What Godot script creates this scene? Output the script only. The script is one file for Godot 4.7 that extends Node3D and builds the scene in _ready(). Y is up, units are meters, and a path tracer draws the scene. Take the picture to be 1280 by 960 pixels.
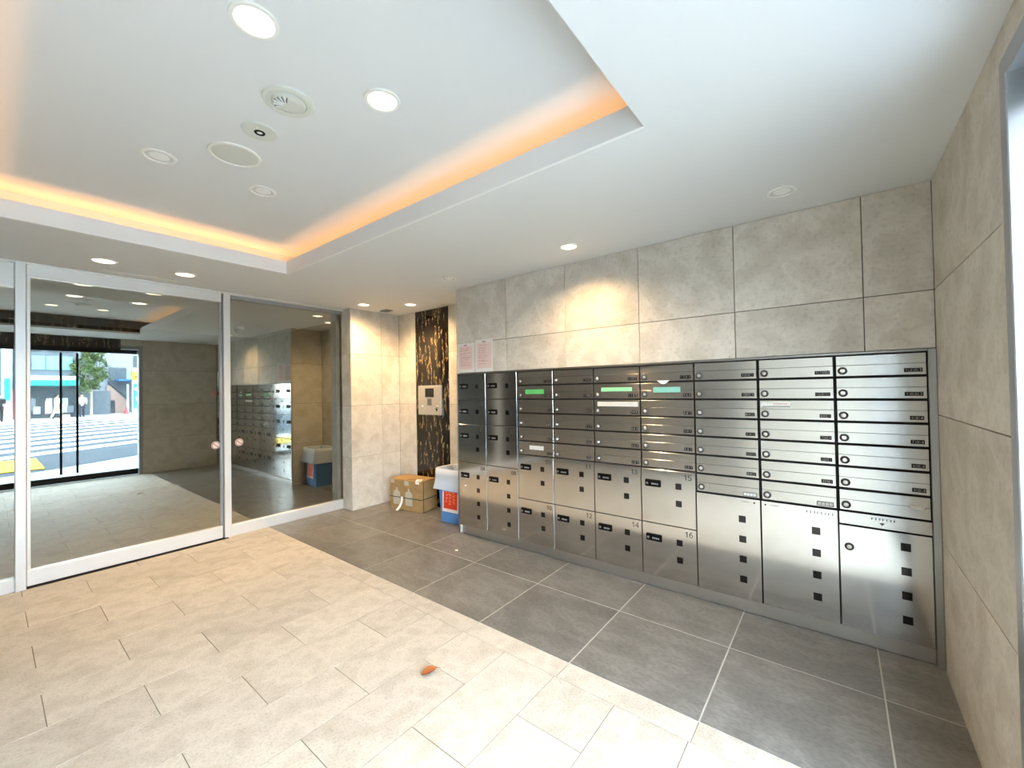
extends Node3D

# ------------------------------------------------------------------ helpers
var counts := {}
var boxes := {}
var M := {}
var rng := RandomNumberGenerator.new()

func numbered(called: String) -> String:
	counts[called] = counts.get(called, 0) + 1
	return called if counts[called] == 1 else "%s_%03d" % [called, counts[called] - 1]

func tag(o: Node, label: String, category: String, group := "") -> Node:
	o.set_meta("label", label)
	o.set_meta("category", category)
	if group: o.set_meta("group", group)
	return o

func thing(called: String, label: String, category: String, at := Vector3.ZERO, turn := 0.0, group := "") -> Node3D:
	var o := Node3D.new()
	o.name = numbered(called)
	add_child(o)
	o.position = at
	o.rotation.y = turn
	tag(o, label, category, group)
	return o

func struct(called: String, at := Vector3.ZERO) -> Node3D:
	var o := Node3D.new()
	o.name = numbered(called)
	add_child(o)
	o.position = at
	o.set_meta("kind", "structure")
	return o

func part(called: String, mesh: Mesh, m: Material, parent: Node3D, at := Vector3.ZERO, turn := Vector3.ZERO) -> MeshInstance3D:
	var o := MeshInstance3D.new()
	o.mesh = mesh
	if m: o.material_override = m
	o.position = at
	o.rotation_degrees = turn
	if parent == self:
		o.name = numbered(called)
		add_child(o)
	else:
		o.name = called
		parent.add_child(o, true)
	return o

func tri(st: SurfaceTool, a: Vector3, b: Vector3, c: Vector3, n: Vector3, ua := Vector2.ZERO, ub := Vector2.ZERO, uc := Vector2.ZERO) -> void:
	if (b - a).cross(c - a).dot(n) > 0.0:
		var t := b; b = c; c = t
		var u := ub; ub = uc; uc = u
	st.set_normal(n); st.set_uv(ua); st.add_vertex(a)
	st.set_normal(n); st.set_uv(ub); st.add_vertex(b)
	st.set_normal(n); st.set_uv(uc); st.add_vertex(c)

func flat_uv(p: Vector3, n: Vector3) -> Vector2:
	var a := n.abs()
	if a.z >= a.x and a.z >= a.y: return Vector2(p.x, p.y)
	if a.x >= a.y: return Vector2(p.z, p.y)
	return Vector2(p.x, p.z)

func quad(st: SurfaceTool, a: Vector3, b: Vector3, c: Vector3, d: Vector3, n: Vector3) -> void:
	tri(st, a, b, c, n, flat_uv(a, n), flat_uv(b, n), flat_uv(c, n))
	tri(st, a, c, d, n, flat_uv(a, n), flat_uv(c, n), flat_uv(d, n))

func new_st() -> SurfaceTool:
	var st := SurfaceTool.new()
	st.begin(Mesh.PRIMITIVE_TRIANGLES)
	return st

# a box with chamfered edges, shared between alike pieces
func box(x: float, y: float, z: float, b := 0.002) -> ArrayMesh:
	var key := "%.4f %.4f %.4f %.4f" % [x, y, z, b]
	if boxes.has(key): return boxes[key]
	var h := Vector3(x, y, z) / 2.0
	b = minf(b, minf(h.x, minf(h.y, h.z)) * 0.8)
	var st := new_st()
	var corner := func(sx: float, sy: float, sz: float, axis: int) -> Vector3:
		var p := Vector3(sx * (h.x - b), sy * (h.y - b), sz * (h.z - b))
		p[axis] = [sx, sy, sz][axis] * h[axis]
		return p
	for axis in 3:
		for s in [-1.0, 1.0]:
			var n := Vector3.ZERO
			n[axis] = s
			var ps := []
			for q in [[-1.0, -1.0], [1.0, -1.0], [1.0, 1.0], [-1.0, 1.0]]:
				var sg := [0.0, 0.0, 0.0]
				sg[axis] = s
				sg[(axis + 1) % 3] = q[0]
				sg[(axis + 2) % 3] = q[1]
				ps.append(corner.call(sg[0], sg[1], sg[2], axis))
			quad(st, ps[0], ps[1], ps[2], ps[3], n)
	for axis in 3:
		for q in [[-1.0, -1.0], [1.0, -1.0], [1.0, 1.0], [-1.0, 1.0]]:
			var a1 := (axis + 1) % 3
			var a2 := (axis + 2) % 3
			var n := Vector3.ZERO
			n[a1] = q[0]; n[a2] = q[1]
			var ps := []
			for e in [[-1.0, a1], [1.0, a1], [1.0, a2], [-1.0, a2]]:
				var sg := [0.0, 0.0, 0.0]
				sg[axis] = e[0]; sg[a1] = q[0]; sg[a2] = q[1]
				ps.append(corner.call(sg[0], sg[1], sg[2], e[1]))
			quad(st, ps[0], ps[1], ps[2], ps[3], n.normalized())
	for sx in [-1.0, 1.0]:
		for sy in [-1.0, 1.0]:
			for sz in [-1.0, 1.0]:
				tri(st, corner.call(sx, sy, sz, 0), corner.call(sx, sy, sz, 1), corner.call(sx, sy, sz, 2), Vector3(sx, sy, sz).normalized())
	boxes[key] = st.commit()
	return boxes[key]

# a turned profile: points (radius, height) about the y axis, listed from the outside in
func lathe(profile: Array, segs := 24) -> ArrayMesh:
	var st := new_st()
	for k in profile.size() - 1:
		var p: Vector2 = profile[k]
		var q: Vector2 = profile[k + 1]
		var e := (q - p).normalized()
		var n2 := Vector2(e.y, -e.x)
		for i in segs:
			var a := TAU * i / segs
			var b := TAU * (i + 1) / segs
			var da := Vector3(cos(a), 0, sin(a))
			var db := Vector3(cos(b), 0, sin(b))
			var na := da * n2.x + Vector3(0, n2.y, 0)
			var nb := db * n2.x + Vector3(0, n2.y, 0)
			var v := [da * p.x + Vector3(0, p.y, 0), db * p.x + Vector3(0, p.y, 0), db * q.x + Vector3(0, q.y, 0), da * q.x + Vector3(0, q.y, 0)]
			var ns := [na, nb, nb, na]
			for t in [[0, 1, 2], [0, 2, 3]]:
				var o: Array = t.duplicate()
				if (v[o[1]] - v[o[0]]).cross(v[o[2]] - v[o[0]]).dot(na + nb) > 0.0: o = [t[0], t[2], t[1]]
				for j in o:
					st.set_normal(ns[j])
					st.set_uv(Vector2(v[j].x, v[j].z))
					st.add_vertex(v[j])
	return st.commit()

func tube(from: Vector3, to: Vector3, r0: float, r1: float, segs := 8) -> ArrayMesh:
	var l := from.distance_to(to)
	var m := lathe([Vector2(0.0, 0.0), Vector2(r0, 0.0), Vector2(r1, l), Vector2(0.0, l)], segs)
	var y := (to - from) / l
	var x := y.cross(Vector3(0.31, 0.2, 0.93)).normalized()
	return join([[m, Transform3D(Basis(x, y, x.cross(y)), from)]])

func join(list: Array) -> ArrayMesh:
	var st := new_st()
	for e in list:
		var mesh: Mesh = e[0]
		for k in mesh.get_surface_count():
			st.append_from(mesh, k, e[1] if e[1] is Transform3D else Transform3D(Basis(), e[1]))
	return st.commit()

# an outline in the xy plane given thickness along z
func plate(points: PackedVector2Array, depth: float) -> ArrayMesh:
	var st := new_st()
	var index := Geometry2D.triangulate_polygon(points)
	for k in range(0, index.size(), 3):
		for s in [-1.0, 1.0]:
			var v := []
			for j in 3: v.append(Vector3(points[index[k + j]].x, points[index[k + j]].y, s * depth / 2))
			tri(st, v[0], v[1], v[2], Vector3(0, 0, s), Vector2(v[0].x, v[0].y), Vector2(v[1].x, v[1].y), Vector2(v[2].x, v[2].y))
	var turn := -1.0 if Geometry2D.is_polygon_clockwise(points) else 1.0
	for k in points.size():
		var a := points[k]
		var b := points[(k + 1) % points.size()]
		var n := Vector3((b - a).y, -(b - a).x, 0).normalized() * turn
		quad(st, Vector3(a.x, a.y, -depth / 2), Vector3(b.x, b.y, -depth / 2), Vector3(b.x, b.y, depth / 2), Vector3(a.x, a.y, depth / 2), n)
	return st.commit()

# a skin through closed rings of points (no caps)
func skin(rings: Array) -> ArrayMesh:
	var st := new_st()
	st.set_smooth_group(0)
	var n: int = rings[0].size()
	for k in rings.size() - 1:
		for i in n:
			var j := (i + 1) % n
			for t in [rings[k][i], rings[k][j], rings[k + 1][j], rings[k][i], rings[k + 1][j], rings[k + 1][i]]:
				st.set_uv(Vector2(t.x + t.z, t.y))
				st.add_vertex(t)
	st.generate_normals()
	return st.commit()

var letters := {}
func text_mesh(s: String, height: float, depth := 0.001) -> TextMesh:
	var key := "%s %.4f" % [s, height]
	if letters.has(key): return letters[key]
	var t := TextMesh.new()
	var f := SystemFont.new()
	f.font_names = PackedStringArray(["Droid Sans"])
	t.font = f
	t.text = s
	t.font_size = 48
	t.pixel_size = height / 34.0
	t.depth = depth
	t.curve_step = 4.0
	letters[key] = t
	return t

# ------------------------------------------------------------------ materials
func mat(called: String, c: Color, rough := 0.6, metal := 0.0) -> StandardMaterial3D:
	var m := StandardMaterial3D.new()
	m.resource_name = called
	m.albedo_color = c
	m.roughness = rough
	m.metallic = metal
	M[called] = m
	return m

func noise_tex(sd: int, freq: float, ramp: Array, size := 512, oct := 5, warp := 0.0, kind := FastNoiseLite.TYPE_SIMPLEX_SMOOTH, fractal := FastNoiseLite.FRACTAL_FBM) -> NoiseTexture2D:
	var n := FastNoiseLite.new()
	n.seed = sd
	n.frequency = freq
	n.noise_type = kind
	n.fractal_type = fractal
	n.fractal_octaves = oct
	if warp > 0.0:
		n.domain_warp_enabled = true
		n.domain_warp_amplitude = warp
		n.domain_warp_frequency = freq
	var t := NoiseTexture2D.new()
	t.noise = n
	t.width = size
	t.height = size
	t.seamless = true
	if ramp.size():
		var g := Gradient.new()
		var offs := PackedFloat32Array()
		var cols := PackedColorArray()
		for e in ramp:
			offs.append(e[0]); cols.append(e[1])
		g.offsets = offs
		g.colors = cols
		t.color_ramp = g
	return t

func world_mapped(m: StandardMaterial3D, scale: Vector3) -> void:
	m.uv1_triplanar = true
	m.uv1_world_triplanar = true
	m.uv1_scale = scale

func variants(m: StandardMaterial3D, count: int, spread: float) -> Array:
	var out := []
	for k in count:
		var v: StandardMaterial3D = m.duplicate()
		v.uv1_offset = Vector3(k * 0.37, k * 0.61, k * 0.23)
		v.albedo_color = m.albedo_color * (1.0 + spread * (float(k) / maxf(1.0, count - 1.0) - 0.5) * 2.0)
		v.albedo_color.a = 1.0
		out.append(v)
	return out

func paper_picture(w: int, h: int, edge: Color, field: Color, ink: Color, sd: int, upright := false) -> ImageTexture:
	var r := RandomNumberGenerator.new()
	r.seed = sd
	var im := Image.create(w, h, false, Image.FORMAT_RGB8)
	im.fill(edge)
	var b := w / 12
	im.fill_rect(Rect2i(b, b * 2, w - 2 * b, h - 4 * b), field)
	if upright:
		for c in 3:
			var x := b * 2 + c * (w - 4 * b) / 3
			var y := b * 3
			while y < h - b * 5:
				var s := b + r.randi() % b
				for i in 3: im.fill_rect(Rect2i(x + r.randi() % b, y + i * s / 3, b + r.randi() % b, maxi(1, s / 5)), ink if c < 2 else Color(0.98, 0.72, 0.2))
				y += s + b / 2
	else:
		im.fill_rect(Rect2i(w * 2 / 5, b, w / 5, b / 2 + 1), ink)
		var y := b * 3
		while y < h - b * 4:
			var x := b * 2
			var stop := w - b * 2 - (r.randi() % 4) * b
			while x < stop:
				var s := 1 + r.randi() % 4
				im.fill_rect(Rect2i(x, y, s, 2), ink if r.randf() < 0.8 else field.lerp(ink, 0.5))
				x += s + 1 + (r.randi() % 2)
			y += 5 + (r.randi() % 3) * 3
	return ImageTexture.create_from_image(im)

# a short row of tiny printed characters, too small to read in the photograph
func print_marks(n: int, pitch: float, h: float) -> ArrayMesh:
	var list := []
	for i in n:
		var x := (i - (n - 1) / 2.0) * pitch
		list.append([box(pitch * 0.62, h * 0.16, 0.0006, 0.0001), Vector3(x, h * 0.42, 0)])
		list.append([box(pitch * 0.50, h * 0.14, 0.0006, 0.0001), Vector3(x, -h * 0.05 * (1 + i % 3), 0)])
		list.append([box(pitch * 0.16, h, 0.0006, 0.0001), Vector3(x + pitch * 0.12 * ((i * 7) % 3 - 1), 0, 0)])
	return join(list)

func make_materials() -> void:
	var c := func(r: float, g: float, b: float) -> Color: return Color(r, g, b)
	mat("ceiling_paint", Color(0.845, 0.852, 0.845), 0.9)
	mat("beam_paint", Color(0.90, 0.90, 0.89), 0.85)
	mat("grout_dark", Color(0.33, 0.31, 0.28), 0.9)
	mat("grout_light", Color(0.55, 0.51, 0.45), 0.9)
	mat("grout_floor", Color(0.74, 0.72, 0.68), 0.9)
	mat("grout_beige", Color(0.47, 0.43, 0.37), 0.9)
	var stone := mat("wall_stone", Color(1, 1, 1), 0.55)
	stone.albedo_texture = noise_tex(11, 0.005, [[0.0, c.call(0.745, 0.71, 0.65)], [0.4, c.call(0.805, 0.775, 0.72)], [0.55, c.call(0.84, 0.812, 0.76)], [1.0, c.call(0.77, 0.737, 0.68)]], 1024, 7, 40.0)
	stone.detail_enabled = true
	stone.detail_blend_mode = BaseMaterial3D.BLEND_MODE_MUL
	stone.detail_albedo = noise_tex(17, 0.09, [[0.0, c.call(0.90, 0.90, 0.90)], [0.5, c.call(1, 1, 1)], [1.0, c.call(0.95, 0.95, 0.95)]], 512, 4)
	world_mapped(stone, Vector3(0.55, 0.55, 0.55))
	stone.heightmap_enabled = true
	stone.heightmap_scale = 0.15
	stone.heightmap_texture = noise_tex(19, 0.06, [], 512, 5)
	M["wall_stones"] = variants(stone, 3, 0.02)
	mat("dark_stone", Color(0.40, 0.385, 0.36), 0.5)
	var beige := mat("floor_beige", Color(1, 1, 1), 0.62)
	beige.albedo_texture = noise_tex(23, 0.006, [[0.0, c.call(0.705, 0.665, 0.60)], [0.45, c.call(0.76, 0.725, 0.668)], [0.6, c.call(0.79, 0.755, 0.70)], [1.0, c.call(0.735, 0.695, 0.635)]], 1024, 6, 30.0)
	beige.detail_enabled = true
	beige.detail_blend_mode = BaseMaterial3D.BLEND_MODE_MUL
	beige.detail_albedo = noise_tex(29, 0.16, [[0.0, c.call(0.84, 0.84, 0.84)], [0.45, c.call(0.97, 0.97, 0.97)], [1.0, c.call(1, 1, 1)]], 512, 3)
	world_mapped(beige, Vector3(0.8, 0.8, 0.8))
	beige.heightmap_enabled = true
	beige.heightmap_scale = 0.14
	beige.heightmap_texture = noise_tex(31, 0.17, [], 1024, 3)
	M["floor_beiges"] = variants(beige, 4, 0.02)
	var slate := mat("floor_slate", Color(1, 1, 1), 0.34)
	slate.albedo_texture = noise_tex(37, 0.005, [[0.0, c.call(0.42, 0.405, 0.38)], [0.45, c.call(0.46, 0.445, 0.42)], [0.62, c.call(0.50, 0.485, 0.46)], [1.0, c.call(0.44, 0.425, 0.40)]], 1024, 7, 40.0)
	slate.detail_enabled = true
	slate.detail_blend_mode = BaseMaterial3D.BLEND_MODE_MUL
	slate.detail_albedo = noise_tex(41, 0.12, [[0.0, c.call(0.86, 0.86, 0.86)], [0.6, c.call(1, 1, 1)], [1.0, c.call(1, 1, 1)]], 512, 4)
	world_mapped(slate, Vector3(0.45, 0.5, 0.8))
	slate.heightmap_enabled = true
	slate.heightmap_scale = 0.25
	slate.heightmap_texture = noise_tex(43, 0.03, [], 512, 6)
	M["floor_slates"] = variants(slate, 3, 0.03)
	var marble := mat("black_marble", Color(1, 1, 1), 0.12)
	marble.albedo_texture = noise_tex(47, 0.007, [[0.0, c.call(0.055, 0.04, 0.03)], [0.55, c.call(0.085, 0.06, 0.045)], [0.63, c.call(0.17, 0.11, 0.065)], [0.67, c.call(0.36, 0.28, 0.17)], [0.70, c.call(0.80, 0.74, 0.56)], [0.725, c.call(0.40, 0.32, 0.20)], [0.76, c.call(0.14, 0.10, 0.06)], [1.0, c.call(0.08, 0.06, 0.045)]], 1024, 8, 55.0)
	world_mapped(marble, Vector3(2.0, 0.42, 2.0))
	# hairline stainless steel: the grain runs sideways, so highlights stretch upright
	var hair := mat("hairline_steel", Color(0.80, 0.80, 0.785), 0.24, 1.0)
	hair.anisotropy_enabled = true
	hair.anisotropy = -0.85
	mat("locker_steel", Color(0.825, 0.825, 0.815), 0.11, 1.0)
	mat("kick_steel", Color(0.80, 0.785, 0.76), 0.30, 0.95)
	mat("trim_steel", Color(0.62, 0.62, 0.60), 0.4, 1.0)
	mat("chrome", Color(0.93, 0.93, 0.92), 0.25, 0.7)
	mat("lock_rim", Color(0.27, 0.275, 0.27), 0.35, 0.6)
	mat("aluminium", Color(0.90, 0.90, 0.89), 0.38, 0.5)
	mat("aluminium_dark", Color(0.64, 0.65, 0.66), 0.4, 0.6)
	mat("black_gap", Color(0.02, 0.02, 0.02), 0.8)
	mat("black_plastic", Color(0.03, 0.03, 0.033), 0.5)
	mat("smoked_window", Color(0.06, 0.06, 0.065), 0.08)
	mat("white_print", Color(0.90, 0.90, 0.88), 0.6)
	mat("digit_print", Color(0.66, 0.66, 0.64), 0.6)
	mat("grey_print", Color(0.22, 0.22, 0.22), 0.6)
	mat("pale_print", Color(0.42, 0.42, 0.41), 0.6)
	mat("white_plastic", Color(0.88, 0.88, 0.85), 0.5)
	mat("brushed_plate", Color(0.70, 0.69, 0.665), 0.42, 0.35)
	mat("cream_plastic", Color(0.80, 0.81, 0.77), 0.5)
	mat("grey_plastic", Color(0.42, 0.43, 0.42), 0.5)
	mat("reflector", Color(0.92, 0.92, 0.91), 0.25, 0.3)
	mat("green_tape", Color(0.36, 0.72, 0.42), 0.5)
	mat("mint_tape", Color(0.58, 0.90, 0.64), 0.5)
	mat("teal_tape", Color(0.52, 0.76, 0.70), 0.5)
	mat("white_tape", Color(0.80, 0.79, 0.76), 0.55)
	mat("paper", Color(0.93, 0.93, 0.91), 0.8)
	var lamp := mat("lamp_lens", Color(1, 1, 1), 0.5)
	lamp.emission_enabled = true
	lamp.emission = Color(1.0, 0.93, 0.80)
	lamp.emission_energy_multiplier = 3.5
	var led := mat("led_strip", Color(1, 1, 1), 0.5)
	led.emission_enabled = true
	led.emission = Color(1.0, 0.62, 0.26)
	led.emission_energy_multiplier = 1.2
	# half-silvered door glass: part mirror, the rest lets one see into the dark hall
	var one := Image.create(1, 1, false, Image.FORMAT_RGB8)
	one.fill(Color.WHITE)
	var glass := mat("mirrored_glass", Color(0.87, 0.885, 0.85, 0.47), 0.0, 1.0)
	glass.albedo_texture = ImageTexture.create_from_image(one)
	glass.transparency = BaseMaterial3D.TRANSPARENCY_ALPHA
	var clear := mat("clear_glass", Color(0.95, 0.98, 0.97, 0.04), 0.0)
	clear.transparency = BaseMaterial3D.TRANSPARENCY_ALPHA
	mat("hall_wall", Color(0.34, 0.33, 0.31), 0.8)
	mat("red_plastic", Color(0.80, 0.10, 0.14), 0.4)
	var card := mat("cardboard", Color(1, 1, 1), 0.85)
	card.albedo_texture = noise_tex(53, 0.02, [[0.0, c.call(0.61, 0.485, 0.31)], [1.0, c.call(0.69, 0.56, 0.375)]], 256, 4)
	world_mapped(card, Vector3(1.5, 1.5, 1.5))
	mat("box_print", Color(0.74, 0.70, 0.62), 0.8)
	mat("strap", Color(0.12, 0.20, 0.20), 0.5)
	mat("bin_blue", Color(0.36, 0.55, 0.77), 0.45)
	var bag := mat("bag_film", Color(0.95, 0.97, 0.98, 0.6), 0.5)
	bag.transparency = BaseMaterial3D.TRANSPARENCY_ALPHA
	bag.cull_mode = BaseMaterial3D.CULL_DISABLED
	mat("leaf_brown", Color(0.58, 0.33, 0.15), 0.7)
	# outside
	var road := mat("asphalt", Color(1, 1, 1), 0.9)
	road.albedo_texture = noise_tex(59, 0.05, [[0.0, c.call(0.27, 0.30, 0.33)], [1.0, c.call(0.34, 0.37, 0.40)]], 256, 4)
	world_mapped(road, Vector3(0.4, 0.4, 0.4))
	mat("pavement", Color(0.67, 0.68, 0.685), 0.9)
	mat("road_white", Color(0.90, 0.91, 0.91), 0.9)
	mat("tactile_yellow", Color(0.90, 0.76, 0.30), 0.8)
	mat("facade_pale", Color(0.62, 0.665, 0.71), 0.8)
	mat("facade_grey", Color(0.42, 0.455, 0.49), 0.8)
	mat("facade_dark", Color(0.24, 0.27, 0.30), 0.7)
	mat("window_teal", Color(0.45, 0.72, 0.77), 0.3)
	mat("window_dark", Color(0.22, 0.26, 0.29), 0.15)
	mat("awning_teal", Color(0.08, 0.66, 0.66), 0.6)
	mat("sign_white", Color(0.78, 0.81, 0.82), 0.6)
	mat("sign_blue", Color(0.20, 0.52, 0.80), 0.5)
	mat("sign_yellow", Color(0.95, 0.80, 0.25), 0.5)
	mat("sign_orange", Color(0.85, 0.40, 0.15), 0.5)
	mat("ramp_pink", Color(0.68, 0.57, 0.53), 0.8)
	mat("cone_red", Color(0.86, 0.30, 0.32), 0.5)
	mat("bark", Color(0.62, 0.60, 0.55), 0.9)
	var leaf := mat("leaf_green", Color(0.29, 0.40, 0.21), 0.6)
	leaf.backlight_enabled = true
	leaf.backlight = Color(0.16, 0.20, 0.06)
	leaf.cull_mode = BaseMaterial3D.CULL_DISABLED
	leaf.vertex_color_use_as_albedo = true
	for k in ["asphalt", "pavement", "road_white", "tactile_yellow", "facade_pale", "facade_grey"]: M[k].specular_mode = BaseMaterial3D.SPECULAR_DISABLED
	M.black_plastic.metallic_specular = 0.25
	mat("skin", Color(0.82, 0.64, 0.52), 0.6)
	mat("hair", Color(0.08, 0.07, 0.06), 0.6)
	mat("shirt_white", Color(0.84, 0.84, 0.83), 0.8)
	mat("cloth_black", Color(0.07, 0.07, 0.08), 0.8)
	mat("cloth_navy", Color(0.14, 0.17, 0.24), 0.8)
	mat("cloth_beige", Color(0.82, 0.74, 0.64), 0.8)

# ------------------------------------------------------------------ measures
const CEIL := 2.487
const TRAY := 2.70
const LIP := 2.595
const WZ := -2.99      # face of the mailbox wall
const XR := 0.40       # face of the entrance wall
const XL := -4.69      # face of the column beside the glass door
const AZ := -3.49      # back of the alcove
const NZ := 1.20       # wall on the near side
const GD := -4.90      # glass of the inner door
const OUT := -0.10     # street level

func _ready() -> void:
	rng.seed = 7
	camera_and_sky()
	make_materials()
	build_floor()
	build_walls()
	build_ceiling()
	build_inner_door()
	build_entrance()
	build_hall()
	build_mail_wall()
	build_ceiling_fittings()
	build_alcove_things()
	build_street()
	build_small_things()

func camera_and_sky() -> void:
	var cam := Camera3D.new()
	cam.name = "camera"
	add_child(cam)
	cam.fov = 85.6787
	cam.near = 0.02
	cam.far = 400.0
	cam.transform = Transform3D(Basis(Vector3(0.786162199, -0.0170127857, -0.617786016), Vector3(0.0218938587, 0.999760247, 0.000329268185), Vector3(0.617632298, -0.0137845780, 0.786346189)), Vector3(0, 1.45, 0))
	cam.current = true
	var we := WorldEnvironment.new()
	we.name = "surroundings"
	var e := Environment.new()
	e.background_mode = Environment.BG_SKY
	e.tonemap_mode = Environment.TONE_MAPPER_LINEAR
	e.tonemap_exposure = 1.26
	e.sdfgi_enabled = true
	e.ssao_enabled = true
	e.ssil_enabled = true
	var s := ProceduralSkyMaterial.new()
	s.sky_top_color = Color(0.82, 0.905, 0.985)
	s.sky_horizon_color = Color(0.95, 0.98, 1.0)
	s.ground_horizon_color = Color(0.80, 0.83, 0.86)
	s.ground_bottom_color = Color(0.6, 0.6, 0.6)
	s.sky_energy_multiplier = 3.6
	s.ground_energy_multiplier = 2.0
	var sky := Sky.new()
	sky.sky_material = s
	e.sky = sky
	we.environment = e
	add_child(we)
	var sun := DirectionalLight3D.new()
	sun.name = "sun"
	sun.light_color = Color(1.0, 0.96, 0.90)
	sun.light_energy = 0.9
	sun.light_angular_distance = 2.0
	sun.shadow_enabled = true
	sun.sky_mode = DirectionalLight3D.SKY_MODE_LIGHT_ONLY
	add_child(sun)
	sun.look_at_from_position(Vector3(-3.0, 9.0, 4.0), Vector3.ZERO)

# ------------------------------------------------------------------ setting
# tiles with open joints over the rectangle between the given lines; u runs along x or z
func tiles(parent: Node3D, axis: String, at: float, us: Array, vs: Array, mats: Array, face: float, gap := 0.004, called := "wall_tile") -> void:
	for i in us.size() - 1:
		for j in vs.size() - 1:
			var du: float = us[i + 1] - us[i] - gap
			var dv: float = vs[j + 1] - vs[j] - gap
			if du < 0.004 or dv < 0.004: continue
			var u: float = (us[i + 1] + us[i]) / 2.0
			var v: float = (vs[j + 1] + vs[j]) / 2.0
			var m: Material = mats[(i * 7 + j * 5 + int(absf(at) * 10.0)) % mats.size()]
			var depth := 0.012
			if axis == "z": part(called, box(du, dv, depth, 0.0012), m, parent, Vector3(u, v, at - face * depth / 2))
			elif axis == "x": part(called, box(depth, dv, du, 0.0012), m, parent, Vector3(at - face * depth / 2, v, u))
			else: part(called, box(du, depth, dv, 0.0006), m, parent, Vector3(u, at - face * depth / 2, v))

func slab(called: String, lo: Vector3, hi: Vector3, m: Material, parent: Node3D, b := 0.002) -> MeshInstance3D:
	var s := hi - lo
	return part(called, box(s.x, s.y, s.z, b), m, parent, (lo + hi) / 2.0)

const FX0 := -5.0375
const FP := 0.3225

func build_floor() -> void:
	var f := struct("floor")
	slab("grout_bed", Vector3(-4.98, -0.10, AZ - 0.02), Vector3(XR + 0.02, -0.0013, -1.912), M.grout_floor, f)
	slab("grout_bed", Vector3(-4.98, -0.10, -1.912), Vector3(XR + 0.02, -0.003, NZ + 0.02), M.grout_beige, f)
	# beige planks run towards the mailboxes, every other course shifted by half a tile
	var k := 0
	var x := 0.1330
	var xs := []
	while x > -4.96:
		xs.append(x)
		x -= FP
	xs.append(-4.96)
	xs.push_front(XR)
	for i in xs.size() - 1:
		var shift := 0.0 if (i % 2) == 0 else 0.324
		var zs := [-1.78]
		var z := -1.466 + shift
		if z - 0.648 > -1.78 + 0.02: zs.append(z - 0.648)
		while z < NZ:
			zs.append(z)
			z += 0.648
		zs.append(NZ)
		tiles(f, "y", 0.0, [xs[i + 1], xs[i]], zs, [M.floor_beiges[(i * 3) % 4], M.floor_beiges[(i * 3 + 1) % 4], M.floor_beiges[(i + 2) % 4]], 1.0, 0.0035, "floor_tile")
	var bx := [-4.96]
	var y := -4.37
	while y < XR:
		bx.append(y)
		y += 0.6445
	bx.append(XR)
	tiles(f, "y", 0.0, bx, [-1.91, -1.78], M.floor_beiges, 1.0, 0.003, "border_tile")
	tiles(f, "y", 0.0, bx, [AZ, -3.19, -2.55, -1.91], M.floor_slates, 1.0, 0.0065, "dark_tile")

func build_walls() -> void:
	var st: Array = M.wall_stones
	var rows := [0.0, 0.645, 1.285, 1.925, CEIL]
	var w := struct("wall_back")
	slab("core", Vector3(-3.06, 1.66, WZ - 0.35), Vector3(XR + 0.16, TRAY + 0.1, WZ - 0.010), M.grout_dark, w)
	slab("core", Vector3(-3.06, -0.1, WZ - 0.50), Vector3(XR + 0.16, TRAY + 0.1, WZ - 0.35), M.grout_dark, w)
	tiles(w, "z", WZ, [-3.066, -2.408, -1.774, -1.143, -0.511, 0.123, XR], [1.627, 1.925, CEIL], st, 1.0)
	w = struct("wall_right")
	slab("core", Vector3(XR + 0.010, -0.1, WZ - 0.4), Vector3(XR + 0.16, TRAY + 0.1, -1.82), M.grout_dark, w)
	slab("core", Vector3(XR + 0.010, 2.37, -1.82), Vector3(XR + 0.16, TRAY + 0.1, NZ + 0.16), M.grout_dark, w)
	tiles(w, "x", XR, [WZ, -1.822], rows, st, -1.0)
	tiles(w, "x", XR, [-1.822, -1.52], [2.372, CEIL], st, -1.0)
	slab("marble_panel", Vector3(XR - 0.004, 2.372, -1.52), Vector3(XR + 0.01, CEIL, NZ), M.black_marble, w)
	w = struct("wall_left")
	slab("core", Vector3(-5.1, -0.1, NZ + 0.010), Vector3(XR + 0.16, TRAY + 0.1, NZ + 0.16), M.grout_dark, w)
	tiles(w, "z", NZ, [-4.96, -4.31, -3.676, -3.042, -2.408, -1.774, -1.143], rows, [M.dark_stone], -1.0)
	tiles(w, "z", NZ, [-1.143, -0.511, 0.123, XR], rows, st, -1.0)
	w = struct("wall_column")
	slab("core", Vector3(-5.06, -0.1, AZ - 0.15), Vector3(XL - 0.010, TRAY + 0.1, -2.787), M.grout_light, w)
	tiles(w, "x", XL, [AZ, -3.212, -2.776], rows, st, 1.0)
	tiles(w, "z", -2.775, [-4.90, XL], rows, st, 1.0)
	w = struct("wall_alcove")
	slab("core", Vector3(XL - 0.2, -0.1, AZ - 0.16), Vector3(-3.0, TRAY + 0.1, AZ - 0.010), M.grout_light, w)
	tiles(w, "z", AZ, [XL, -4.347], rows, st, 1.0)
	tiles(w, "z", AZ, [-3.715, -3.066], rows, st, 1.0)
	slab("marble_panel", Vector3(-4.343, 0.0, AZ - 0.015), Vector3(-3.718, CEIL, AZ - 0.003), M.black_marble, w)
	w = struct("wall_return")
	tiles(w, "x", -3.064, [AZ, WZ - 0.012], [0.0, 0.645, 1.285, 1.925, CEIL], st, -1.0)

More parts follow.
